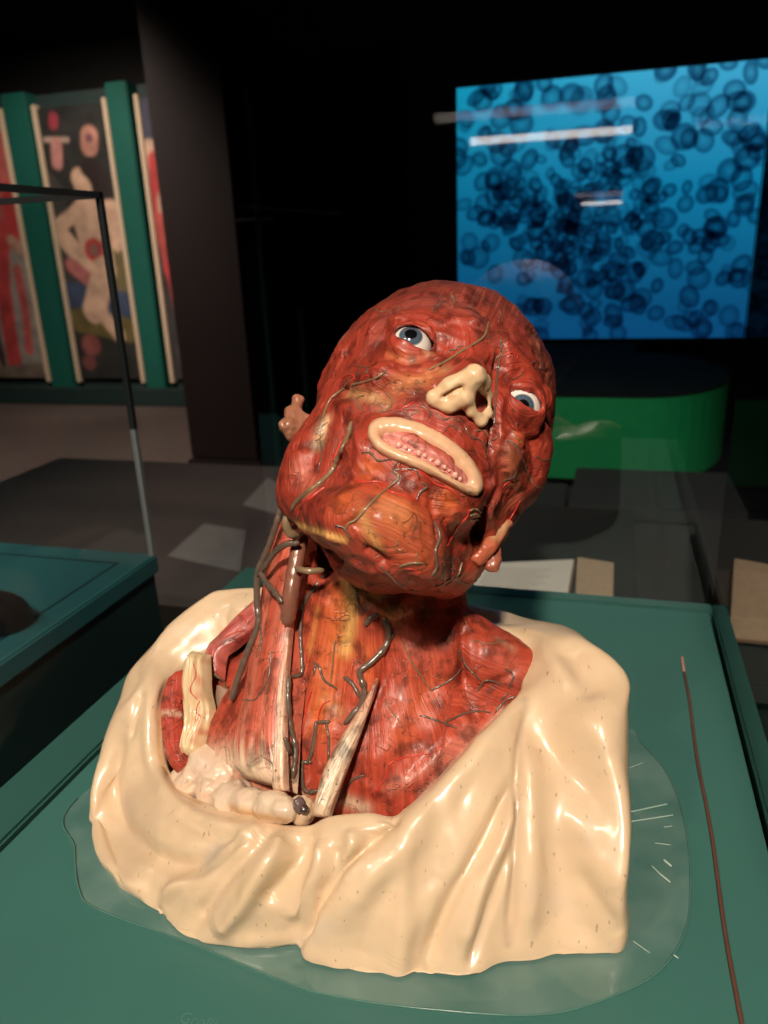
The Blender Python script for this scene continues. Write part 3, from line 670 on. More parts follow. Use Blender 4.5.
# folds of the cloth : (points, width mm, height mm)
for p, w, h in [
    ([(529, 700), (503, 722), (462, 768), (430, 803), (395, 838)], 4.5, 3.0),
    ([(398, 825), (372, 842), (345, 868), (318, 905), (300, 948)], 2.6, -4.5),
    ([(520, 722), (480, 762), (440, 805), (405, 845), (360, 890), (330, 930)], 7, 3.0),
    ([(522, 716), (518, 750), (517, 800), (515, 870), (509, 945)], 2.4, -2.6),
    ([(513, 780), (492, 825), (470, 868), (448, 905), (421, 974)], 3.4, -4.0),
    ([(516, 800), (500, 845), (480, 890), (462, 950)], 3.6, 3.4),
    ([(512, 845), (495, 890), (468, 968)], 2.6, -2.6),
    ([(532, 745), (531, 790), (534, 840), (528, 940)], 6, 3.0),
    ([(548, 720), (556, 800), (560, 880), (556, 945)], 7, -1.6),
    ([(540, 640), (552, 660), (572, 688)], 5, 2.0), ([(572, 650), (586, 680), (592, 698)], 6, -2.2),
    ([(500, 735), (480, 765), (455, 810)], 3, -1.2),
    ([(575, 870), (600, 905), (621, 937)], 4, -1.6), ([(590, 855), (618, 890)], 5, 1.2),
    ([(440, 880), (410, 930), (395, 970)], 7, 1.6), ([(400, 870), (372, 920), (356, 962)], 6, -1.2),
    # left
    ([(170, 668), (152, 700), (150, 750), (162, 785), (188, 812), (226, 828), (262, 830)], 4.5, 3.2),
    ([(122, 730), (112, 775), (113, 815), (130, 840), (165, 862), (195, 862), (228, 842)], 5.5, -6.0),
    ([(112, 712), (100, 750), (97, 790), (99, 830), (115, 868), (150, 896)], 4.5, 3.5),
    ([(150, 858), (185, 872), (214, 862), (240, 842), (262, 830)], 4, -3.0),
    ([(160, 915), (172, 890), (190, 872), (222, 852), (256, 832)], 4.5, 5.0),
    ([(190, 930), (206, 905), (225, 876), (250, 850), (272, 828)], 4.5, -4.0),
    ([(215, 935), (240, 908), (258, 878), (276, 850), (284, 830)], 5, 4.5),
    ([(262, 905), (285, 880), (300, 858), (306, 835)], 5, -4.5),
    ([(286, 920), (305, 896), (318, 868), (320, 838)], 4.5, 3.5),
    ([(318, 900), (332, 872), (338, 845)], 3.5, -3.0),
    ([(338, 880), (352, 855), (352, 828)], 4, 3.0),
    ([(367, 850), (370, 830)], 4, -2.2), ([(385, 835), (388, 824)], 3.5, 2),
    ([(160, 908), (166, 925)], 2.5, -2.5), ([(243, 945), (300, 935)], 5, 1.5),
    ([(142, 690), (134, 720), (130, 740)], 3, -2.0), ([(230, 605), (226, 618), (228, 628)], 2, -.8),
    ([(180, 810), (215, 835), (245, 836)], 5, -2.2), ([(275, 842), (300, 842)], 4, -1.2)]:
    DR.stroke(p, w, h*1.12)
gv = DR.V.reshape(NU, NV, 3)
for _ in range(4):
    sm = (np.roll(gv, 1, 0)+np.roll(gv, -1, 0)+gv*2)/4; sm[:, 1:-1] = (sm[:, :-2]+sm[:, 2:]+sm[:, 1:-1]*2)/4; gv = sm
DR.V = gv.reshape(-1, 3).copy(); DR.renorm(); DR.noise(.0007, 38, 3.3, 3); DR.renorm()
ragged = np.exp(-(DR.V[:, 2]/.006)**2)
DR.V[:, :2] += DR.N[:, :2]*(ragged*np.array([noise.noise(Vector(v*70)) for v in DR.V])*.0018)[:, None]
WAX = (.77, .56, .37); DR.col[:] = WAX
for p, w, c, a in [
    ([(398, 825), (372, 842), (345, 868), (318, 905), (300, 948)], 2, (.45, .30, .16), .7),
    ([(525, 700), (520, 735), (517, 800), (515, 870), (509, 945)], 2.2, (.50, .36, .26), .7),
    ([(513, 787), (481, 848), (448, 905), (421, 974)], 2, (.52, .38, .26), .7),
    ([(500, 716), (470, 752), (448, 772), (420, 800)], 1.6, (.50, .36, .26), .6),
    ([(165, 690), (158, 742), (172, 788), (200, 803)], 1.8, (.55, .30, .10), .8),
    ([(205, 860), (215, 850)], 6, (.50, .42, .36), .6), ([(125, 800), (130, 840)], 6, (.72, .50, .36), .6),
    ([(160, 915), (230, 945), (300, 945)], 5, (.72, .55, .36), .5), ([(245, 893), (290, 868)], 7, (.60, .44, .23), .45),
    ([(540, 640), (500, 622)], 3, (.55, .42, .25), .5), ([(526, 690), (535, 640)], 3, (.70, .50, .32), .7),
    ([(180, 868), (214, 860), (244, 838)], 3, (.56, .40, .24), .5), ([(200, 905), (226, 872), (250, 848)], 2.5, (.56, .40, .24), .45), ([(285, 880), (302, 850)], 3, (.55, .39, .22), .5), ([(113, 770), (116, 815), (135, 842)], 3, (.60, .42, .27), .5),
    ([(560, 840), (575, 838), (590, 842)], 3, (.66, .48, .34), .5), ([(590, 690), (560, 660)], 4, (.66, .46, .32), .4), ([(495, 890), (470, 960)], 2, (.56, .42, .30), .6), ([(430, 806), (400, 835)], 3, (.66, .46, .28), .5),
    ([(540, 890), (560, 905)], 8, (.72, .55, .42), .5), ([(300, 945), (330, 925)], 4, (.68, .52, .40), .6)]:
    DR.paint(p, w, c, a)

# ------------------------------------------------ head : large and small forms
for p, w, h in [
    ([(502, 345), (497, 372), (494, 400), (493, 437), (492, 466)], 2.2, -4.0),
    ([(510, 350), (508, 380), (500, 415), (503, 450)], 2.5, 1.2),
    ([(290, 521), (308, 530), (328, 536), (345, 545)], 1.6, 2.0),
    ([(400, 522)], 12, 3.2), ([(452, 506), (446, 522)], 6, 2.2), ([(430, 482), (434, 510), (438, 545)], 2.0, -2.2),
    ([(345, 505), (352, 520)], 8, 1.6), ([(368, 505), (354, 528)], 2, -1.2),
    ([(362, 548), (378, 556), (385, 566)], 2.6, -3.6), ([(350, 560), (378, 575)], 4, 1.8),
    ([(330, 398), (352, 412), (380, 424)], 4.2, 2.8), ([(338, 390), (360, 395), (392, 390)], 3.2, -2.2),
    ([(366, 400), (372, 408), (388, 404)], 2.2, 2.2), ([(352, 400), (360, 408), (376, 412), (392, 410)], 1.1, 1.2),
    ([(380, 392), (392, 398)], 2.0, -2.2), ([(345, 425), (350, 445), (340, 462), (325, 478)], 2.4, -2.0),
    ([(357, 430), (360, 455), (352, 480)], 3, 1.6), ([(300, 450), (296, 480)], 7, 2.0),
    ([(320, 428), (322, 452)], 3.5, -1.2),
    ([(385, 322), (402, 318), (425, 325), (436, 345)], 1.6, 1.4), ([(392, 345), (408, 352), (425, 352)], 2.2, 1.6),
    ([(384, 352), (405, 362), (428, 358)], 2, -1.6), ([(430, 330), (455, 338), (470, 345)], 3.4, 2.0),
    ([(445, 318), (470, 325), (487, 330)], 2.2, -1.4), ([(400, 303), (430, 303), (462, 312), (490, 322)], 3.5, 1.6),
    ([(505, 395), (520, 386), (540, 398)], 2.2, 1.4), ([(503, 420), (520, 436), (540, 430)], 2.2, 1.6),
    ([(508, 440), (512, 470), (522, 490)], 3.2, 1.8), ([(530, 440), (535, 470), (528, 490)], 2.2, -1.2),
    ([(500, 450), (500, 475), (505, 492)], 2.0, -1.6), ([(495, 480), (482, 496)], 3.0, 1.8),
    ([(500, 490), (490, 512), (494, 530), (484, 552)], 2.2, 2.0), ([(462, 545), (480, 552)], 4.0, 1.6),
    ([(370, 370), (385, 378), (410, 378)], 3, 1.6), ([(400, 386), (420, 392)], 2.2, 1.2),
    ([(340, 345), (325, 372), (318, 392)], 2.2, 1.6), ([(350, 342), (336, 370), (330, 388)], 1.6, -1.4),
    ([(362, 422), (372, 410), (395, 414), (425, 424), (460, 446), (484, 478), (484, 500)], 2.4, -1.0),
    ([(400, 545), (440, 575), (470, 572)], 6, 1.2), ([(395, 575), (430, 590)], 3, -1.2), ([(557, 396), (560, 406), (557, 416)], 4.5, -4.5),
    ([(372, 352), (380, 340), (390, 330)], 2.5, -1.2), ([(352, 385), (372, 378), (396, 384)], 1.6, -1.4), ([(430, 345), (445, 352), (462, 348)], 1.6, -1.6), ([(440, 330), (452, 322), (468, 330)], 1.2, -1.4), ([(396, 312), (420, 310), (440, 318)], 1.3, -1.2),
    ([(330, 395), (326, 420), (318, 440)], 1.8, -1.6), ([(348, 410), (340, 425), (345, 440)], 1.5, -1.6), ([(500, 470), (510, 480), (520, 478)], 1.6, -1.4), ([(512, 430), (504, 450), (508, 462)], 1.5, -1.6)]:
    HEAD.stroke(p, w, h)
HEAD.renorm()
rg = random.Random(5)
for i in range(620):                          # small crumples of dissected tissue
    x = rg.uniform(285, 555); y = rg.uniform(290, 590); a = rg.uniform(0, math.pi); l = rg.uniform(5, 15)
    if abs(x-410) < 24 and abs(y-336) < 16 or abs(x-524) < 20 and abs(y-408) < 18: continue
    big = y < 400 or x > 480 or (y > 545)
    bb = rg.uniform(-4, 4)
    HEAD.stroke([(x, y), (x+math.cos(a)*l/2-math.sin(a)*bb, y+math.sin(a)*l/2+math.cos(a)*bb), (x+math.cos(a)*l, y+math.sin(a)*l)],
                rg.uniform(.6, 1.3), rg.choice((-1, -1, 1))*rg.uniform(.4, 1.3)*(1 if big else .5))
HEAD.noise(.0007, 130, 1.7, 2); HEAD.noise(.0012, 40, 8.1, 2); HEAD.renorm(); HEAD.re()
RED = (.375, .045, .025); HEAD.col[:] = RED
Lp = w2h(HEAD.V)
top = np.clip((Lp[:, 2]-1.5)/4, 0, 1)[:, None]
HEAD.col[:] = HEAD.col*(1-top)+np.array((.20, .034, .024))*top  # crown painted darker, putting its weaker light into the colour
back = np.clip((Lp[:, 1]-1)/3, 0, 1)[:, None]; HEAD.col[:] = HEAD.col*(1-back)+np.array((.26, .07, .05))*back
OR = (.66, .14, .036); YL = (.76, .42, .13); CR = (.72, .48, .27); PK = (.72, .22, .15)
for p, w, c, a in [
    ([(400, 518)], 14, (.66, .15, .04), .8), ([(385, 505), (402, 514)], 6, (.72, .30, .12), .5), ([(345, 500)], 9, (.68, .13, .035), .8), ([(448, 500)], 7, OR, .8),
    ([(362, 515), (368, 530), (378, 548)], 3.0, (.70, .36, .12), .65), ([(296, 524), (318, 532), (344, 540)], 2, YL, .9), ([(370, 468)], 6, OR, .7),
    ([(418, 545), (440, 560)], 8, (.60, .12, .045), .7), ([(480, 545)], 8, (.58, .12, .05), .6),
    ([(326, 420), (318, 445)], 3.6, CR, .8), ([(350, 392), (385, 402)], 4, (.66, .36, .16), .7), ([(372, 398)], 2.5, CR, .6),
    ([(300, 380), (318, 360)], 4, (.42, .27, .20), .7), ([(330, 350), (345, 335)], 3, (.40, .20, .15), .6),
    ([(400, 385), (428, 378)], 6, (.60, .22, .08), .7), ([(445, 370)], 4, (.60, .30, .14), .6), ([(428, 352)], 3, CR, .5),
    ([(510, 455), (515, 480)], 5, (.60, .17, .08), .8), ([(518, 440)], 4, OR, .5), ([(520, 495), (500, 510)], 5, (.50, .13, .07), .6),
    ([(300, 470), (310, 490)], 6, PK, .5), ([(290, 415)], 5, (.35, .17, .11), .8), ([(535, 340), (552, 390)], 6, (.25, .08, .05), .6),
    ([(390, 355), (415, 360)], 3, (.62, .18, .07), .7), ([(384, 432), (425, 456), (464, 482)], 3.8, (.74, .30, .26), 1),
    ([(420, 590), (470, 580)], 7, (.45, .07, .035), .6)]:
    HEAD.paint(p, w, c, a)

# fibre directions : rings about the eyes and mouth, straight elsewhere
MO = w2h(HEAD.hit(424, 456)[0])
dl = np.linalg.norm(Lp-EYES[0]+np.array([0, 1.2, 0]), axis=1); dr = np.linalg.norm(Lp-EYES[1]+np.array([0, 1.2, 0]), axis=1)
dm = np.linalg.norm((Lp-MO)*np.array([.62, 1, 1]), axis=1)
ring = np.minimum(np.minimum(dl, dr), dm); wr = np.clip((4.6-ring)/1.5, 0, 1)
side = np.abs(Lp[:, 0])*.5+Lp[:, 1]*.85-Lp[:, 2]*.15
phi = np.where(Lp[:, 2] > 2.5, Lp[:, 0], side)
phi = ring*wr+phi*(1-wr)
HFIB = np.stack([phi*.01, (Lp[:, 2]+Lp[:, 0]*.5)*.01, Lp[:, 1]*.01], -1)

# ------------------------------------------------ neck forms
for p, w, h in [
    ([(330, 590), (322, 650), (316, 720)], 6, 2.5), ([(372, 600), (366, 660), (352, 710)], 7, 3.0), ([(345, 600), (345, 660), (335, 720)], 3, -2.0),
    ([(345, 575), (352, 600)], 8, 3), ([(392, 600), (400, 618)], 7, 4), ([(318, 700), (312, 740), (308, 790)], 3, -3.5), ([(330, 722), (330, 775)], 2.5, 1.5),
    ([(392, 625), (384, 680), (352, 740)], 3, -3.0), ([(420, 640), (405, 700), (372, 780)], 9, 4.0), ([(455, 625), (445, 680), (425, 745)], 8, 3.5),
    ([(464, 622), (461, 650), (466, 690)], 3.0, -8), ([(480, 650), (510, 655)], 7, 3.0), ([(475, 690), (500, 680), (520, 665)], 2.0, -1.6),
    ([(470, 700), (440, 740), (400, 780)], 3, -1.8), ([(380, 790), (420, 770), (460, 730)], 6, 2.6), ([(392, 700), (430, 760)], 2, -.9)]:
    TORSO.stroke(p, w, h)
rg = random.Random(11)
for i in range(170):
    x = rg.uniform(300, 525); y = rg.uniform(590, 800); l = rg.uniform(8, 30); a = math.atan2(100, (x-380)*.35)+rg.uniform(-.3, .3)
    TORSO.stroke([(x, y), (x-math.cos(a)*l, y-math.sin(a)*l)], rg.uniform(.6, 1.2), rg.choice((-1, 1))*rg.uniform(.3, .8))
TORSO.noise(.0012, 60, 2.2, 3); TORSO.renorm(); TORSO.re()
TORSO.col[:] = (.44, .060, .030)
for p, w, c, a in [
    ([(340, 600), (330, 660), (320, 720)], 10, (.68, .15, .04), .8), ([(348, 575), (352, 610), (346, 650)], 4.5, YL, .9), ([(372, 590), (396, 612)], 6, (.72, .28, .07), .8),
    ([(318, 610), (310, 650)], 3, (.72, .28, .08), .7), ([(325, 700), (340, 712)], 4, (.70, .30, .12), .5), ([(370, 650), (366, 690)], 5, (.66, .13, .04), .8),
    ([(352, 735), (330, 770)], 5, (.60, .12, .05), .5), ([(425, 690), (400, 740)], 10, (.60, .12, .05), .6), ([(410, 640), (425, 660)], 7, (.62, .15, .10), .5),
    ([(495, 650), (515, 670)], 8, (.56, .12, .08), .6), ([(390, 790), (440, 760), (470, 730)], 4, (.60, .22, .16), .6), ([(425, 795), (460, 762), (505, 712)], 3, (.66, .48, .36), .8),
    ([(500, 640), (512, 648)], 3, (.60, .40, .26), .4), ([(345, 800), (365, 808)], 4, (.70, .50, .34), .8), ([(300, 800), (315, 812)], 5, (.68, .50, .33), .9),
    ([(180, 780), (220, 790), (260, 805)], 12, (.74, .53, .36), 1), ([(200, 760), (230, 760)], 10, (.74, .53, .38), .9), ([(232, 655), (215, 680)], 8, (.28, .03, .02), .9)]:
    TORSO.paint(p, w, c, a)
tp = TORSO.V-np.array([-.135, .41, 0])
TFIB = np.stack([np.arctan2(tp[:, 0], -tp[:, 1])*.055, TORSO.V[:, 2], TORSO.V[:, 1]], -1)
sel = TORSO.V[:, 0] > -.075
TFIB[sel, 0] = (TORSO.V[sel, 2]*.8+TORSO.V[sel, 0]*.35)*1.0

# ------------------------------------------------ build the bust
bust = empty('anatomical_bust', (-.13, .37, 0)); ORIG['anatomical_bust'] = np.array((-.13, .37, 0))
tag(bust, 'wax anatomical head and shoulders, red muscles bared, in cream drapery on the green board', 'anatomical bust')
M_FL = fleshmat('wax_muscle'); M_ST = fleshmat('wax_strap_muscle', 330, 16, .30, .0012, .3); M_WAX = waxmat('wax_cloth')
M_CRM = waxmat('cream_wax', .3, .35); M_VE = simple('vein_wax', (.135, .090, .068), .28, noise_amt=.35, scale=180, bump=.4, coat=.5)
M_VB = simple('brown_vessel_wax', (.26, .10, .065), .28, noise_amt=.3, scale=140, bump=.4, coat=.5)
M_VO = simple('olive_vein_wax', (.24, .155, .085), .28, noise_amt=.35, scale=160, bump=.4, coat=.5)
M_AR = simple('artery_wax', (.62, .045, .03), .28, noise_amt=.2, scale=150, bump=.2, coat=.5)
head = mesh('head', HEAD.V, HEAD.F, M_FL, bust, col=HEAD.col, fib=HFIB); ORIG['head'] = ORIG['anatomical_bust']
neck = mesh('neck', TORSO.V, TORSO.F, M_FL, bust, col=TORSO.col, fib=TFIB); ORIG['neck'] = ORIG['anatomical_bust']
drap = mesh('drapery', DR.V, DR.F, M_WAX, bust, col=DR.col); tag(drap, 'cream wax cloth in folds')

def strap(name, railL, railR, bulge, cf, depth=.008, mat=None, parent=None, nu=36, nv=130, rough=.0004):
    """muscle belly or tendon between two rails of (px, py, Y)"""
    A = spline([atY(*p) for p in railL], nv); B = spline([atY(*p) for p in railR], nv)
    V = []; C_ = []; FB = []
    for j in range(nv):
        a, b = A[j], B[j]; T = A[min(j+1, nv-1)]-A[max(j-1, 0)]; n = np.cross(b-a, T); n /= np.linalg.norm(n)+1e-12
        if n@(CAM-a) < 0: n = -n
        v = j/(nv-1); e = min(1, min(v, 1-v)*14)**.5
        for i in range(nu):
            u = -.0+i/(nu-1); k = math.sin(math.pi*u)**.6*e
            p = a+(b-a)*u+n*(bulge*k-depth*(1-k)**3)
            p = p+n*rough*(noise.noise(Vector((u*9, v*3, len(name))))+.6*noise.noise(Vector((u*26, v*5, 7))))
            V.append(p); C_.append(cf(u, v)); FB.append((u*np.linalg.norm(b-a), v*.12, 0))
    return mesh(name, V, gridF(nv, nu), mat or M_ST, parent or bust, col=np.array(C_), fib=np.array(FB))
def mixc(a, b, t): return tuple(x*(1-t)+y*t for x, y in zip(a, b))
def scm(u, v):
    c = mixc((.55, .09, .05), (.62, .17, .11), abs(math.sin(u*9+v*2))*.8)
    return mixc(c, (.76, .54, .38), max(0, min(1, (v-.78)/.13+.3*math.sin(u*37))) if v > .7 else 0)
strap('neck_muscle', [(279, 512, .412), (268, 560, .405), (255, 620, .388), (242, 690, .362), (230, 740, .338), (232, 775, .322)],
      [(300, 530, .394), (299, 575, .380), (293, 630, .364), (288, 690, .342), (285, 745, .322), (283, 790, .308)], .006, scm, .012)
strap('tendon', [(290, 600, .370), (284, 640, .356), (277, 690, .339), (273, 745, .3185), (270, 791, .3040)],
      [(293, 600, .370), (290, 640, .356), (286, 690, .339), (285, 745, .3185), (286, 791, .3040)], .0016, lambda u, v: mixc((.56, .14, .09), mixc((.80, .58, .40), (.70, .40, .28), .5+.5*math.sin(u*19+v*3)), min(1, v*1.6)), .004)
strap('tendon', [(376, 676, .356), (364, 700, .346), (347, 728, .332), (331, 755, .320), (321, 778, .311), (309, 816, .298)],
      [(380, 678, .356), (372, 704, .346), (361, 737, .332), (350, 766, .320), (341, 790, .311), (328, 818, .298)], .0035,
      lambda u, v: mixc((.62, .20, .12), mixc((.74, .54, .38), (.45, .24, .14), max(0, noise.noise(Vector((u*6, v*22, 0))))), min(1, v*2.2)), .005)
strap('shoulder_muscle', [(259, 594, .428), (236, 614, .420), (218, 634, .412), (206, 650, .404), (208, 676, .392)],
      [(264, 618, .420), (250, 634, .412), (236, 644, .405), (222, 654, .398), (218, 680, .388)], .004, lambda u, v: mixc((.42, .055, .045), (.60, .20, .16), abs(math.sin(u*5+v*4))*.5), .006)
strap('shoulder_muscle', [(168, 682, .378), (160, 702, .366), (160, 722, .356), (163, 750, .344), (174, 774, .334)],
      [(186, 664, .384), (184, 700, .368), (184, 722, .358), (187, 745, .346), (190, 764, .338)], .005,
      lambda u, v: mixc((.46, .06, .035), (.62, .42, .30), max(0, 1-abs(v-.42)/.06)*.8), .006)
fat = lambda u, v: mixc((.76, .55, .32), (.60, .20, .12), max(0, noise.noise(Vector((u*3, v*9, 5)))-.15)*1.5)
strap('fat_column', [(188, 650, .390), (181, 680, .376), (184, 705, .364), (183, 730, .354), (181, 756, .342)],
      [(206, 652, .388), (207, 685, .372), (210, 712, .358), (206, 735, .350), (196, 758, .340)], .006, fat, .006, M_CRM, rough=.0022)
strap('nerve_sheath', [(216, 682, .386), (214, 700, .376), (218, 720, .366), (222, 745, .354)], [(232, 690, .380), (238, 705, .370), (236, 722, .362), (232, 748, .350)], .003,
      lambda u, v: mixc((.30, .16, .11), (.45, .32, .24), u), .006, M_CRM)

def lump(name, px, py, Y, r, col, squash=(1, 1, 1), mat=None, parent=None, seed=0, lift=0):
    import bmesh
    bm = bmesh.new(); bmesh.ops.create_icosphere(bm, subdivisions=4, radius=1)
    c = atY(px, py, Y); V = []
    for v in bm.verts:
        k = 1+.16*noise.fractal(Vector(v.co)*1.6+Vector((seed, seed*2, 0)), 1, 2, 3); V.append(c+np.array(v.co)*k*r*np.array(squash))
    F = [[v.index for v in f.verts] for f in bm.faces]; bm.free()
    return mesh(name, V, F, mat or M_CRM, parent or bust, col=np.tile(col, (len(V), 1)))
CRW = (.80, .60, .42)
_fl = [(208, 764, .345, .0125), (192, 784, .337, .0105), (214, 787, .332, .0110), (226, 770, .340, .0085), (238, 796, .322, .0090), (200, 776, .341, .011), (180, 778, .340, .0065)]
_fl = [(atY(x, y, Y), r) for x, y, Y, r in _fl]; _cb = [atY(228, 800, .316), atY(250, 804, .3095), atY(272, 807, .303), atY(285, 809, .2985)]
def fat_sdf(P):
    d = np.linalg.norm(P-_fl[0][0], axis=1)-_fl[0][1]
    for c, r in _fl[1:]: d = smin(d, np.linalg.norm(P-c, axis=1)-r, .0045)
    for p, q, r1_, r2_ in zip(_cb[:-1], _cb[1:], (.0075, .0062, .0062), (.0062, .0062, .0068)): d = smin(d, cap(P, p, q, r1_, r2_), .009)
    return d
_al = np.array([c for c, r in _fl]+_cb); v, f = nets(fat_sdf, _al.min(0)-.022, _al.max(0)+.026, .0011); FS_ = Surf(v, f)
for q in ([(196, 775), (212, 778), (228, 782)], [(205, 790), (222, 778)], [(222, 757), (232, 775), (236, 786)], [(185, 790), (200, 782)]): FS_.stroke(q, 1.2, -1.5)
FS_.noise(.0016, 90, 2, 3); FS_.col[:] = (.78, .58, .43)
FS_.paint([(232, 808), (258, 816), (285, 820)], 2.4, (.52, .27, .08), .85); FS_.paint([(250, 796), (285, 800)], 4, (.80, .62, .44), .7); FS_.paint([(205, 768)], 7, (.80, .56, .44), .6)
mesh('fat_and_collarbone', FS_.V, FS_.F, M_CRM, bust, col=FS_.col)

def vessel(name, pts, r, mat, parent=None, surf=None, lift=.5, wob=.12, seg=8, n=None, wiggle=0):
    """pts: (px, py) laid on a surface or (px, py, Y) standing free; r in mm"""
    r *= .001; P = []
    pts = [tuple(p) for p in pts]
    if len(pts[0]) == 2:
        q = spline(pts, max(6, 5*len(pts)))
        if wiggle:
            t = np.arange(len(q)); q = q+np.stack([np.sin(t*1.9), np.cos(t*2.3)], -1)*wiggle
        for x, y in q:
            h = surf.hit(x, y)
            if h: P.append(h[0]+h[1]*r*lift)
        if len(P) < 3: return None
        P = np.array(P)
        for _ in range(2): P[1:-1] = .25*P[:-2]+.5*P[1:-1]+.25*P[2:]
        k = np.linalg.norm(np.diff(P, axis=0), axis=1).max()
        if k > .02: return None
    else: P = np.array([atY(*p) for p in pts])
    m = n or max(12, int(np.linalg.norm(np.diff(P, axis=0), axis=1).sum()/.0012)); P = spline(P, min(m, 160))
    s_ = hash((round(pts[0][0]), round(pts[0][1]))) % 97
    R = np.array([r*(1+wob*2*noise.noise(Vector((i*.35, s_, 0)))) for i in range(len(P))]); R[:2] *= .8; R[-3:] *= np.array([.9, .75, .55])
    V, F = tube_geo(P, R, seg); return mesh(name, V, F, mat, parent or bust, col=np.tile((.76, .58, .40), (len(V), 1)) if mat is M_CRM else None)

# combined surface of neck and straps for the vessels that lie on them
def solid(objs):
    V = []; F = []; b = 0
    for o in objs:
        n = len(o.data.vertices); a = np.empty(n*3, np.float32); o.data.vertices.foreach_get('co', a); V.append(a.reshape(-1, 3)+np.array(ORIG['anatomical_bust']))
        for p in o.data.polygons: F.append([i+b for i in p.vertices])
        b += n
    s = Surf.__new__(Surf); s.V = np.concatenate(V); s.bvh = BVHTree.FromPolygons(s.V.tolist(), F); return s
NECKS = solid([neck]+[o for o in bust.children if o.name.split('.')[0] in ('neck_muscle', 'tendon', 'shoulder_muscle', 'fat_column', 'nerve_sheath')])
# notch of the breastbone
lump('breastbone', 302, 811, .3030, .0072, (.66, .48, .32), (1.0, .8, 1.2), seed=8)
lump('dark_notch_hole', 299, 805, .2975, .0032, (.14, .09, .09), (1, 1, 1.4), seed=9); lump('dark_notch_hole', 304, 809, .2965, .0024, (.05, .03, .03), seed=10)  # dark lumps stand in for the shaded hole in the notch
# thick vessels of the throat
vessel('carotid_artery', [(301, 536, .384), (298, 552, .376), (294, 575, .368), (290, 600, .361), (287, 624, .360)], 4.6, M_VB, seg=14, wob=.03)
vessel('jugular_vein', [(282, 503, .392), (276, 525, .388), (268, 548, .386), (258, 572, .384), (257, 600, .380), (258, 624, .374), (249, 648, .368), (239, 675, .362), (231, 700, .356)], 2.0, M_VE, seg=12)
vessel('vein', [(258, 574, .382), (265, 566, .378), (275, 552, .374), (287, 544, .370), (299, 543, .370)], 1.9, M_VE, seg=10)
vessel('vein', [(260, 572, .380), (266, 582, .372), (275, 592, .362), (282, 602, .356)], 1.7, M_VE, seg=10)
vessel('vein', [(296, 568, .362), (308, 571, .358), (324, 570, .362)], 1.9, M_VO, seg=10)
vessel('vein', [(291, 512, .372), (286, 522, .368), (290, 533, .368), (299, 535, .372)], 2.6, M_VO, seg=12)
for pts, r, m in [
    ([(338, 562), (321, 580), (304, 604), (300, 627), (301, 655), (301, 674), (288, 677)], 1.35, M_VE), ([(288, 677), (287, 699), (290, 726), (295, 750), (292, 778)], 1.8, M_VE),
    ([(284, 738), (287, 748), (291, 755)], 1.8, M_VE), ([(366, 624), (370, 618), (378, 614)], 2.0, M_VE), ([(384, 618), (388, 630), (385, 646), (370, 663), (360, 672), (364, 688), (361, 704), (345, 724)], 2.1, M_VE),
    ([(384, 648), (390, 640), (394, 633)], 1.3, M_VE), ([(345, 677), (353, 684), (360, 697)], 1.5, M_VE), ([(314, 662), (320, 668), (324, 680), (338, 689)], 1.1, M_VE), ([(316, 664), (314, 676)], .9, M_VE),
    ([(316, 722), (314, 745), (308, 762)], 1.4, M_VE), ([(326, 722), (329, 740), (328, 770)], 1.1, M_VE), ([(317, 722), (330, 722)], 1.3, M_VE), ([(302, 760), (302, 783), (308, 792), (318, 790)], 1.6, M_VE),
    ([(303, 762), (312, 762)], 1.4, M_VE), ([(345, 790), (352, 780), (364, 775)], 1.1, M_VE), ([(338, 800), (346, 788)], 1.0, M_VE), ([(357, 590), (358, 602), (364, 612)], .8, M_VE), ([(262, 690), (255, 700), (241, 700)], .7, M_VE), ([(272, 650), (268, 680), (256, 699)], .6, M_VE), ([(335, 640), (333, 660), (331, 682)], .7, M_VO),
    ([(430, 753), (403, 758), (389, 764), (387, 775), (376, 792)], .55, M_AR), ([(258, 610), (262, 635), (260, 650)], 1.0, M_VE),
    ([(402, 640), (412, 662), (430, 690)], .7, M_VO), ([(432, 690), (450, 680), (462, 668)], .8, M_VE), ([(458, 650), (466, 665), (480, 680)], .9, M_VE), ([(478, 690), (486, 680), (500, 684)], .9, M_VE), ([(420, 715), (440, 722), (456, 728)], .9, M_VE), ([(445, 722), (470, 712), (490, 712)], .8, M_VE),
    ([(505, 668), (514, 676), (508, 688)], .9, M_VE), ([(495, 712), (506, 700), (516, 696)], .8, M_VE), ([(500, 700), (510, 692)], .7, M_VE), ([(385, 700), (392, 712), (402, 724)], .6, M_VO), ([(470, 640), (490, 644), (505, 640)], .5, M_VO),
    ([(352, 566), (350, 580), (356, 592)], .6, M_VO), ([(330, 700), (322, 706), (318, 720)], .7, M_AR), ([(312, 690), (306, 710), (302, 735)], .8, M_AR),
    ([(192, 660), (196, 675), (190, 690), (198, 700)], .5, M_AR), ([(200, 700), (196, 712), (204, 718)], .5, M_AR), ([(168, 700), (176, 706), (182, 698)], .5, M_AR), ([(180, 740), (170, 744), (176, 756)], .5, M_AR),
    ([(225, 625), (240, 615), (248, 622)], .5, M_AR), ([(220, 640), (232, 634), (243, 630)], .5, M_AR), ([(214, 674), (222, 680), (228, 690)], 1.2, M_VO)]:
    vessel('artery' if m is M_AR else 'vein', pts, r*(.7 if r < 1.3 else .9), m, neck, NECKS, wob=.2, wiggle=.8 if r < 1.2 else .3, lift=.35)

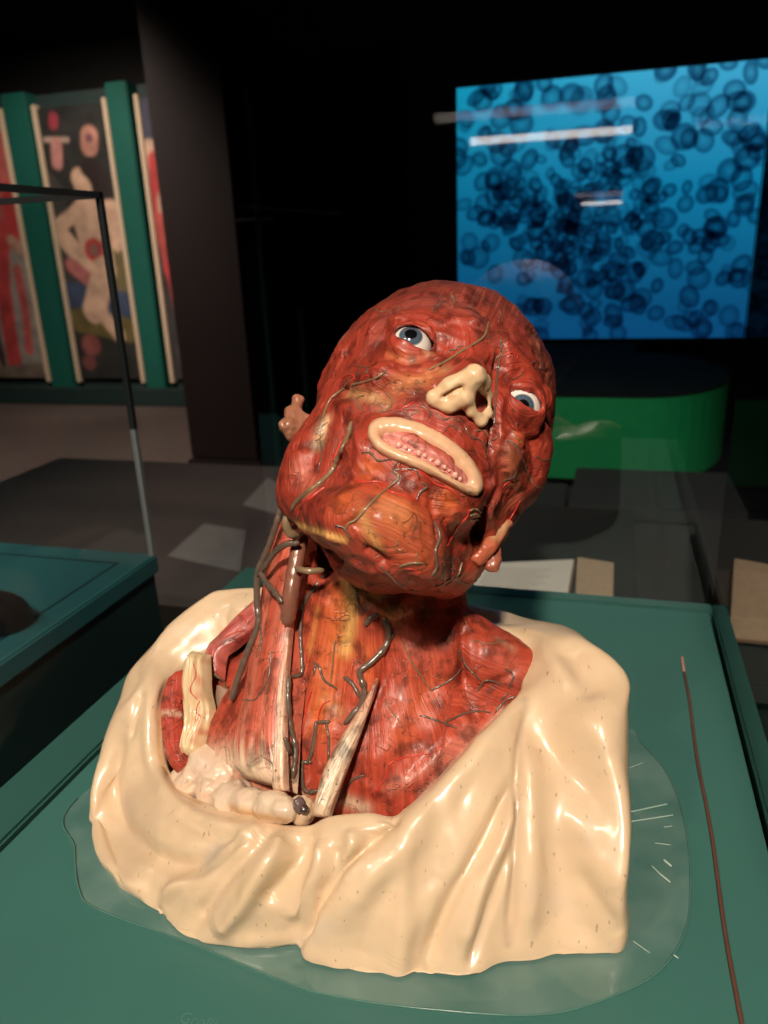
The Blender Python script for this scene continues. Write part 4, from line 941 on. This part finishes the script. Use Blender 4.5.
# ------------------------------------------------ head details
for s, E_ in zip((-1, 1), EYES):
    c = h2w(E_); R = .0119; import bmesh
    bm = bmesh.new(); bmesh.ops.create_uvsphere(bm, u_segments=96, v_segments=64, radius=R)
    tp_ = (411, 334) if s < 0 else (523, 405.5); d_ = ray(*tp_); m_ = c-CAM; bq = m_@d_; hh = m_@m_-bq*bq
    gz = CAM+d_*(bq-math.sqrt(max(0, R*R-hh)))-c
    gz /= np.linalg.norm(gz); V = np.array([v.co[:] for v in bm.verts]); F = [[v.index for v in f.verts] for f in bm.faces]; bm.free()
    q = Vector((0, 0, 1)).rotation_difference(Vector(gz)).to_matrix(); Q = V/R
    ang = np.degrees(np.arccos(np.clip(Q[:, 2], -1, 1))); az = np.arctan2(Q[:, 1], Q[:, 0])
    col = np.tile((.80, .76, .70), (len(V), 1)).astype(float)
    st = .75+.4*np.abs(np.sin(az*19))*np.abs(np.cos(az*7))
    iris = np.array([[.085, .12, .17]])*st[:, None]
    k = np.clip((31.5-ang)/1.5, 0, 1)[:, None]; col = col*(1-k)+iris*k
    k = np.clip(1-np.abs(ang-30)/2.5, 0, 1)[:, None]*.75; col = col*(1-k)+np.array([[.03, .035, .05]])*k
    k = np.clip((15.5-ang)/1.5, 0, 1)[:, None]; col = col*(1-k)+np.array([[.004, .004, .005]])*k
    edge = np.clip((ang-48)/20, 0, 1)[:, None]*.5; col = col*(1-edge)+np.array([[.6, .25, .2]])*edge
    V = V*(1+.05*np.clip(1-(ang/30)**2, 0, 1))[:, None]
    if s < 0:
        m_eye, nt, p = newmat('glass_eye'); a = N(nt, 'ShaderNodeAttribute', attribute_name='Col'); nt.links.new(a.outputs['Color'], p.inputs['Base Color'])
        p.inputs['Roughness'].default_value = .12; p.inputs['Coat Weight'].default_value = 1; p.inputs['Coat Roughness'].default_value = .02
    mesh('eyeball', c+V@np.array(q).T, F, m_eye, head, col=col)

def on(px, py, up=0.):
    for dx, dy in [(r*math.cos(k*.785), r*math.sin(k*.785)) for r in range(0, 30, 2) for k in range(8)]:
        h = HEAD0.hit(px+dx, py+dy)
        if h: return h[0]+h[1]*up
HEAD0 = COARSE
# lips
OUT = [(367, 434), (372, 424), (384, 419.5), (400, 420), (416, 424), (432, 431), (448, 441), (463, 453), (474, 467), (481, 482), (480, 493), (473, 497), (462, 493), (447, 485), (428, 475), (408, 467), (388, 459), (374, 449)]
INN = [(383, 437), (386, 434), (394, 434), (405, 436), (417, 440), (428, 445), (440, 452), (451, 461), (459, 470), (465, 479), (465, 484), (460, 482), (451, 477), (439, 469), (424, 460), (410, 453), (396, 447), (386, 441)]
nU, nW = 220, 16
uo = spline(OUT, nU, True); ui = spline(INN, nU, True); V = []; Cc = []
for i in range(nU):
    for j in range(nW):
        t = j/(nW-1); x, y = uo[i]*(1-t)+ui[i]*t; h = COARSE.hit(x, y)
        k = math.sin(math.pi*min(1, t*1.02)**.9)
        up = -.0022+.0062*max(0, k)**.55-(.004*max(0, t-.8)/.2)
        up += .0003*noise.noise(Vector((i*.13, j*.3, 2)))
        V.append(h[0]+h[1]*up); Cc.append(mixc((.76, .45, .27), (.70, .28, .18), max(0, (t-.75))*2.6))
V = np.array(V); mesh('lips', V, gridF(nU, nW, True), M_CRM, head, col=np.array(Cc))
# teeth and gum
for i, t in enumerate(np.linspace(.06, .97, 11)):
    q = spline([(396, 443), (420, 452), (444, 465), (464, 480)], 50)[int(t*49)]
    c = on(*q, -.0012); rr = .0011+.0005*math.sin(i*2.1+1)
    bm = bmesh.new(); bmesh.ops.create_uvsphere(bm, u_segments=14, v_segments=10, radius=rr); Vt = [c+np.array(v.co)*np.array([1, 1, 1.1]) for v in bm.verts]; F = [[v.index for v in f.verts] for f in bm.faces]; bm.free()
    mesh('tooth', Vt, F, M_CRM, head, col=np.tile((.78, .42, .35), (len(Vt), 1)))
gp = spline([(384, 437), (400, 443), (424, 452), (446, 464), (464, 480)], 60); Vg = []
for i, q in enumerate(gp):
    for j in range(9):
        t = (j/8-.5)*13*math.sin(math.pi*(i+2)/63)**.5; h = COARSE.hit(q[0]+t*.5, q[1]-t*.87)
        Vg.append(h[0]+h[1]*(-.0026+.0012*noise.noise(Vector((i*.35, j*.5, 0)))+.0012*math.cos((j/8-.5)*3)))
mesh('gum', Vg, gridF(60, 9), M_CRM, head, col=np.tile((.72, .26, .22), (len(Vg), 1)))
# nose cartilage
def nl(px, py, up): return w2h(on(px, py, 0))+np.array([0, -up, 0])
n1, n2, n3, n4 = nl(434, 400, .15), nl(450, 391, .35), nl(470, 383, .65), nl(478, 389, .6)
n5, n6 = nl(462, 402, .45), nl(448, 407, .1)
r1, r2, r3, r4 = nl(484, 400, .45), nl(486, 416, .25), nl(480, 423, .15), nl(470, 414, .3)
s1, s2 = nl(445, 397.5, .75), nl(462, 387, .95)
def nose_sdf(P):
    d = cap(P, n1, n2, .42, .5)
    for a, b, ra, rb in ((n2, n3, .5, .52), (n3, n4, .52, .42), (n3, n5, .45, .42), (n5, n6, .42, .38), (n6, n1, .38, .40), (n4, r1, .35, .24), (r1, r2, .22, .22), (r2, r3, .22, .26), (r3, r4, .26, .28), (r4, n5, .28, .35)):
        d = smin(d, cap(P, a, b, ra, rb), .18)
    for k in (0, .5, 1.0): d = smax(d, -ell(P, nl(477.5, 408, .5)+_d*k, (.40, .5, .50)), .06)
    return d
nv_, nf_ = nets(nose_sdf, (-3.6, -13, -7), (3.6, -6.5, 0), .055)
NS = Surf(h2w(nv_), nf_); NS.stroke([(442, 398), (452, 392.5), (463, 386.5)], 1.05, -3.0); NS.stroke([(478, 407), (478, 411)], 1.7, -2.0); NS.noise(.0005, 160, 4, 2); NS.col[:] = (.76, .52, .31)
NS.paint([(478, 408)], 2.0, (.40, .18, .09), .7); NS.paint([(446, 397), (462, 387)], 1.2, (.45, .20, .10), .7)  # nostril recesses painted brown in place of their shade
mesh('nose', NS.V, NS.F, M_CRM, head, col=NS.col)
# ears
def hp(px, py, yl): return hpx(px, py, yl)
e1, e2, e3, e4 = hp(298, 400, .3), hp(293, 414, .3), hp(286, 426, .0), hp(292, 437, .3)
def ear_sdf(P):
    d = cap(P, e1, e2, .34, .30); d = smin(d, cap(P, e2, e3, .30, .36), .12); d = smin(d, cap(P, e3, e4, .3, .28), .1); return smin(smin(d, cap(P, e2, e2+np.array([2.2, .3, 0]), .42, .8), .5), cap(P, e3, e2+np.array([1.6, .3, -.4]), .35, .6), .4)
lo = np.min([e1, e2, e3, e4], 0)-1; hi = np.max([e1, e2, e3, e4], 0)+1.6
v, f = nets(ear_sdf, lo, hi, .07); ES = Surf(h2w(v), f); ES.noise(.0012, 180, 9, 2)
mesh('ear', ES.V, ES.F, M_CRM, head, col=np.tile((.36, .15, .09), (len(v), 1)))
f1, f2, f3 = w2h(on(492, 552)), w2h(on(492, 556))+np.array([0, .3, -.7]), hpx(492, 566, w2h(on(490, 552))[1])
g1, g2 = w2h(on(486, 546, .001)), w2h(on(506, 523, .001))
def ear2_sdf(P):
    d = cap(P, f1, f3, .55, .40); return d
lo = np.min([f1, f3], 0)-1; hi = np.max([f1, f3], 0)+1
v, f = nets(ear2_sdf, lo, hi, .07); ES = Surf(h2w(v), f); ES.noise(.0012, 180, 3, 2)
mesh('ear', ES.V, ES.F, M_CRM, head, col=np.tile((.40, .12, .07), (len(v), 1)))
def flap_sdf(P): return smin(cap(P, g1, g2, .42, .26), cap(P, g1, w2h(on(478, 556)), .45, .5), .3)
v, f = nets(flap_sdf, np.minimum(g1, g2)-2, np.maximum(g1, g2)+2, .08); ES = Surf(h2w(v), f); ES.noise(.0010, 180, 3, 2); ES.col[:] = (.56, .14, .07); ES.paint([(494, 536), (506, 524)], 3, (.58, .36, .20), .8)
mesh('skin_flap', ES.V, ES.F, M_CRM, head, col=ES.col)

for pts, r, m in [
    ([(352, 422), (348, 438), (338, 459), (331, 473), (316, 487), (299, 500), (292, 510)], 1.6, M_VO), ([(325, 487), (312, 497), (301, 506), (297, 518)], .8, M_AR), ([(342, 440), (333, 462)], .8, M_AR),
    ([(328, 422), (318, 430), (321, 438), (310, 443)], .55, M_VO), ([(320, 440), (322, 455), (318, 470)], .6, M_VE), ([(362, 452), (371, 453), (378, 461), (392, 459), (397, 462), (393, 470), (404, 469), (416, 470), (419, 478)], .75, M_VE),
    ([(393, 470), (399, 478), (387, 489), (371, 503), (357, 519), (348, 524), (345, 533)], .85, M_VO), ([(353, 480), (366, 482), (380, 482), (388, 491), (403, 495), (418, 502)], .55, M_AR),
    ([(400, 470), (420, 471), (435, 484), (449, 489), (465, 503)], .6, M_AR), ([(421, 482), (427, 487), (420, 492), (417, 499)], .9, M_VE), ([(434, 522), (440, 536), (435, 551), (437, 566), (431, 576)], 1.1, M_VE),
    ([(451, 556), (453, 574)], .9, M_VE), ([(400, 566), (412, 563), (426, 563)], .8, M_VO), ([(462, 562), (458, 576)], .8, M_VO), ([(469, 509), (467, 517), (457, 527), (448, 545)], .75, M_AR),
    ([(470, 510), (476, 509), (480, 512)], .8, M_VO), ([(470, 515), (476, 514), (480, 516)], .8, M_VO), ([(470, 520), (476, 519), (479, 521)], .8, M_VO),
    ([(489, 322), (483, 338), (462, 351), (447, 361), (429, 370)], 1.0, M_VO), ([(502, 352), (497, 374), (496, 398), (494, 425)], .8, M_VE), ([(500, 330), (502, 352)], .7, M_VE), ([(505, 440), (516, 446), (524, 462), (530, 482)], .7, M_VE),
    ([(523, 372), (517, 378), (510, 380)], .5, M_VE), ([(345, 388), (330, 400), (322, 420)], .9, M_VO), ([(352, 385), (372, 380), (385, 372)], .9, M_VO), ([(385, 392), (392, 400), (388, 410), (376, 412)], .7, M_VO),
    ([(365, 395), (355, 400), (362, 410)], .6, M_VO), ([(408, 398), (404, 410), (412, 420)], .6, M_VE), ([(420, 405), (430, 412), (426, 420)], .6, M_VE), ([(436, 412), (444, 420), (452, 418), (458, 430)], .6, M_VE),
    ([(464, 425), (470, 436), (480, 440)], .6, M_VE), ([(482, 440), (488, 455)], .6, M_VE), ([(415, 380), (425, 386)], .6, M_VO), ([(520, 500), (510, 519), (497, 532)], .55, M_AR), ([(360, 372), (348, 384), (340, 392)], .7, M_VE),
    ([(330, 545), (350, 548), (368, 560), (372, 575)], .6, M_VO), ([(380, 565), (400, 585), (420, 592)], .6, M_VE), ([(335, 525), (344, 528), (350, 538)], .8, M_VE), ([(445, 585), (462, 575)], .6, M_VO)]:
    vessel('artery' if m is M_AR else 'vein', pts, r*(.72 if r < 1.5 else .85), m, head, HEAD, wob=.22, wiggle=.7 if r < 1 else .25, lift=.3)
rg = random.Random(21)
spots = [(rg.uniform(320, 545), rg.uniform(300, 395)) for _ in range(16)]+[(rg.uniform(395, 500), rg.uniform(400, 440)) for _ in range(10)]+[(rg.uniform(400, 500), rg.uniform(545, 590)) for _ in range(12)]+[(rg.uniform(500, 545), rg.uniform(430, 500)) for _ in range(5)]
for x, y in spots:
    if abs(x-410) < 26 and abs(y-336) < 18 or abs(x-524) < 22 and abs(y-408) < 20 or (430 < x < 490 and 375 < y < 425): continue
    a = rg.uniform(0, 6.3); pts = [(x, y)]
    for k in range(4): a += rg.uniform(-1.2, 1.2); pts.append((pts[-1][0]+math.cos(a)*5, pts[-1][1]+math.sin(a)*4))
    if any(368 < px < 484 and abs(py-(430+(px-375)*.6)) < 18 for px, py in pts): continue
    m = rg.choice((M_VE, M_VO, M_AR, M_VO)); vessel('artery' if m is M_AR else 'vein', pts, rg.uniform(.28, .5), m, head, HEAD, wiggle=.7, lift=.3)
# ---------------------------------------------------------------- things on the board
m_film = bpy.data.materials.new('clear_film'); m_film.use_nodes = True; nt = m_film.node_tree; nt.nodes.clear()
o_ = N(nt, 'ShaderNodeOutputMaterial'); t_ = N(nt, 'ShaderNodeBsdfTransparent'); g_ = N(nt, 'ShaderNodeBsdfGlossy'); d_ = N(nt, 'ShaderNodeBsdfDiffuse'); m1 = N(nt, 'ShaderNodeMixShader'); m2 = N(nt, 'ShaderNodeMixShader'); fr = N(nt, 'ShaderNodeFresnel'); fr.inputs[0].default_value = 1.5
g_.inputs['Roughness'].default_value = .08; d_.inputs[0].default_value = (.6, .75, .68, 1); m1.inputs[0].default_value = .10
tc = N(nt, 'ShaderNodeTexCoord'); nn = N(nt, 'ShaderNodeTexNoise'); nn.inputs['Scale'].default_value = 26; nn.inputs['Detail'].default_value = 3; nt.links.new(tc.outputs['Object'], nn.inputs['Vector'])
bb = N(nt, 'ShaderNodeBump'); bb.inputs['Strength'].default_value = .4; bb.inputs['Distance'].default_value = .002; nt.links.new(nn.outputs[0], bb.inputs['Height']); nt.links.new(bb.outputs[0], g_.inputs['Normal']); nt.links.new(bb.outputs[0], fr.inputs['Normal'])
mr = N(nt, 'ShaderNodeMapRange'); mr.inputs[1].default_value = .4; mr.inputs[2].default_value = .65; mr.inputs[3].default_value = .05; mr.inputs[4].default_value = .16; nt.links.new(nn.outputs[0], mr.inputs[0]); nt.links.new(mr.outputs[0], m1.inputs[0])
nt.links.new(t_.outputs[0], m1.inputs[1]); nt.links.new(d_.outputs[0], m1.inputs[2]); m2.inputs[0].default_value = .06; nt.links.new(m1.outputs[0], m2.inputs[1]); nt.links.new(g_.outputs[0], m2.inputs[2]); nt.links.new(m2.outputs[0], o_.inputs[0])
fp = [(78, 800), (75, 850), (80, 893), (100, 912), (190, 945), (280, 982), (332, 998), (426, 1011), (540, 1017), (613, 998), (660, 972), (686, 930), (690, 880), (688, 845), (680, 805), (664, 770), (640, 742), (628, 730)]
fpw = [atZ(*p)[:2] for p in fp]+[np.array((-.02, .47)), np.array((-.15, .50)), np.array((-.27, .46))]
ring = spline(fpw, 160, True); c = ring.mean(0); V = []; n = len(ring); K_ = 14
for k in range(K_):
    s_ = 1-k/(K_-1)
    for i, p in enumerate(ring):
        q = c+(p-c)*s_; z = .0009+.0012*max(0, noise.noise(Vector((q[0]*34, q[1]*34, 0))))*min(1, (1-s_)*12)*(1 if s_ > .8 else .3)
        V.append((q[0], q[1], z if s_ > .75 else .0009))
V = np.array(V); F = gridF(K_, n)
F = np.array([(k*n+i, k*n+(i+1) % n, (k+1)*n+(i+1) % n, (k+1)*n+i) for k in range(K_-1) for i in range(n)])
film = mesh('plastic_film', V, F, m_film); ORIG['plastic_film'] = np.zeros(3); tag(film, 'clear creased plastic film lying on the green board under the drapery', 'plastic film')
m_crack_glint = simple('film_crack_and_glint', (.50, .66, .58), .3)  # pale tubes: cracks in the film, and its glints put in as colour
P = np.array([(*p, .0014) for p in spline(fpw, 300, True)]); V, Fq = tube_geo(P[:238], .00045, 6); mesh('film_edge', V, Fq, simple('film_edge_plastic', (.08, .20, .17), .2), film)
for a, b_, r in (((630, 812), (667, 804), .0006), ((628, 822), (673, 815), .0006), ((626, 769), (643, 763), .0004), ((664, 827), (672, 826), .0004), ((655, 843), (671, 845), .0004), ((652, 866), (660, 874), .0007), ((660, 874), (670, 882), .0011), ((664, 860), (671, 866), .0013), ((633, 941), (650, 953), .0004), ((674, 955), (678, 958), .0007)):
    A, B = atZ(*a, .0018), atZ(*b_, .0018); V, Fq = tube_geo(np.linspace(A, B, 8), r*.5, 6); mesh('crack_and_glint', V, Fq, m_crack_glint, film)
rod = empty('reflected_edge_rod', (.072, .4, 0)); ORIG['reflected_edge_rod'] = np.array((.072, .4, 0)); tag(rod, 'thin reddish brown rod in place of a reflected edge, lengthwise on the board, right of the bust', 'rod')  # thin tube built in place of a reflected edge
A, B = atZ(684, 672, .0012), np.array((.0725, .10, .0012)); pts = np.linspace(A, B, 60); pts[:, 0] += [.0006*math.sin(i*.35) for i in range(60)]
V, Fq = tube_geo(pts, .0011, 8); mesh('shaft', V, Fq, simple('rod_brown', (.13, .055, .04), .35, noise_amt=.3, scale=90), rod)
V, Fq = tube_geo(np.linspace(atZ(682, 657, .0012), A, 8), .0012, 8); mesh('tip', V, Fq, simple('rod_pink_tip', (.60, .30, .24), .4), rod)
fc = bpy.data.curves.new('lettering', 'FONT'); fc.body = 'Großh'; fc.size = .0075; fc.extrude = .00006; fc.offset = -.0001
fo = bpy.data.objects.new('lettering', fc); COL.objects.link(fo); bpy.context.view_layer.update(); me_ = bpy.data.meshes.new_from_object(fo.evaluated_get(bpy.context.evaluated_depsgraph_get())); bpy.data.objects.remove(fo)
fo = bpy.data.objects.new('lettering', me_); COL.objects.link(fo); fo.parent = case
a = atZ(178, 1022); fo.location = Vector(a)-Vector(case.location)+Vector((0, 0, .0002)); fo.rotation_euler = (0, 0, math.radians(1)); me_.materials.clear(); me_.materials.append(simple('faded_lettering', (.085, .22, .19), .5))
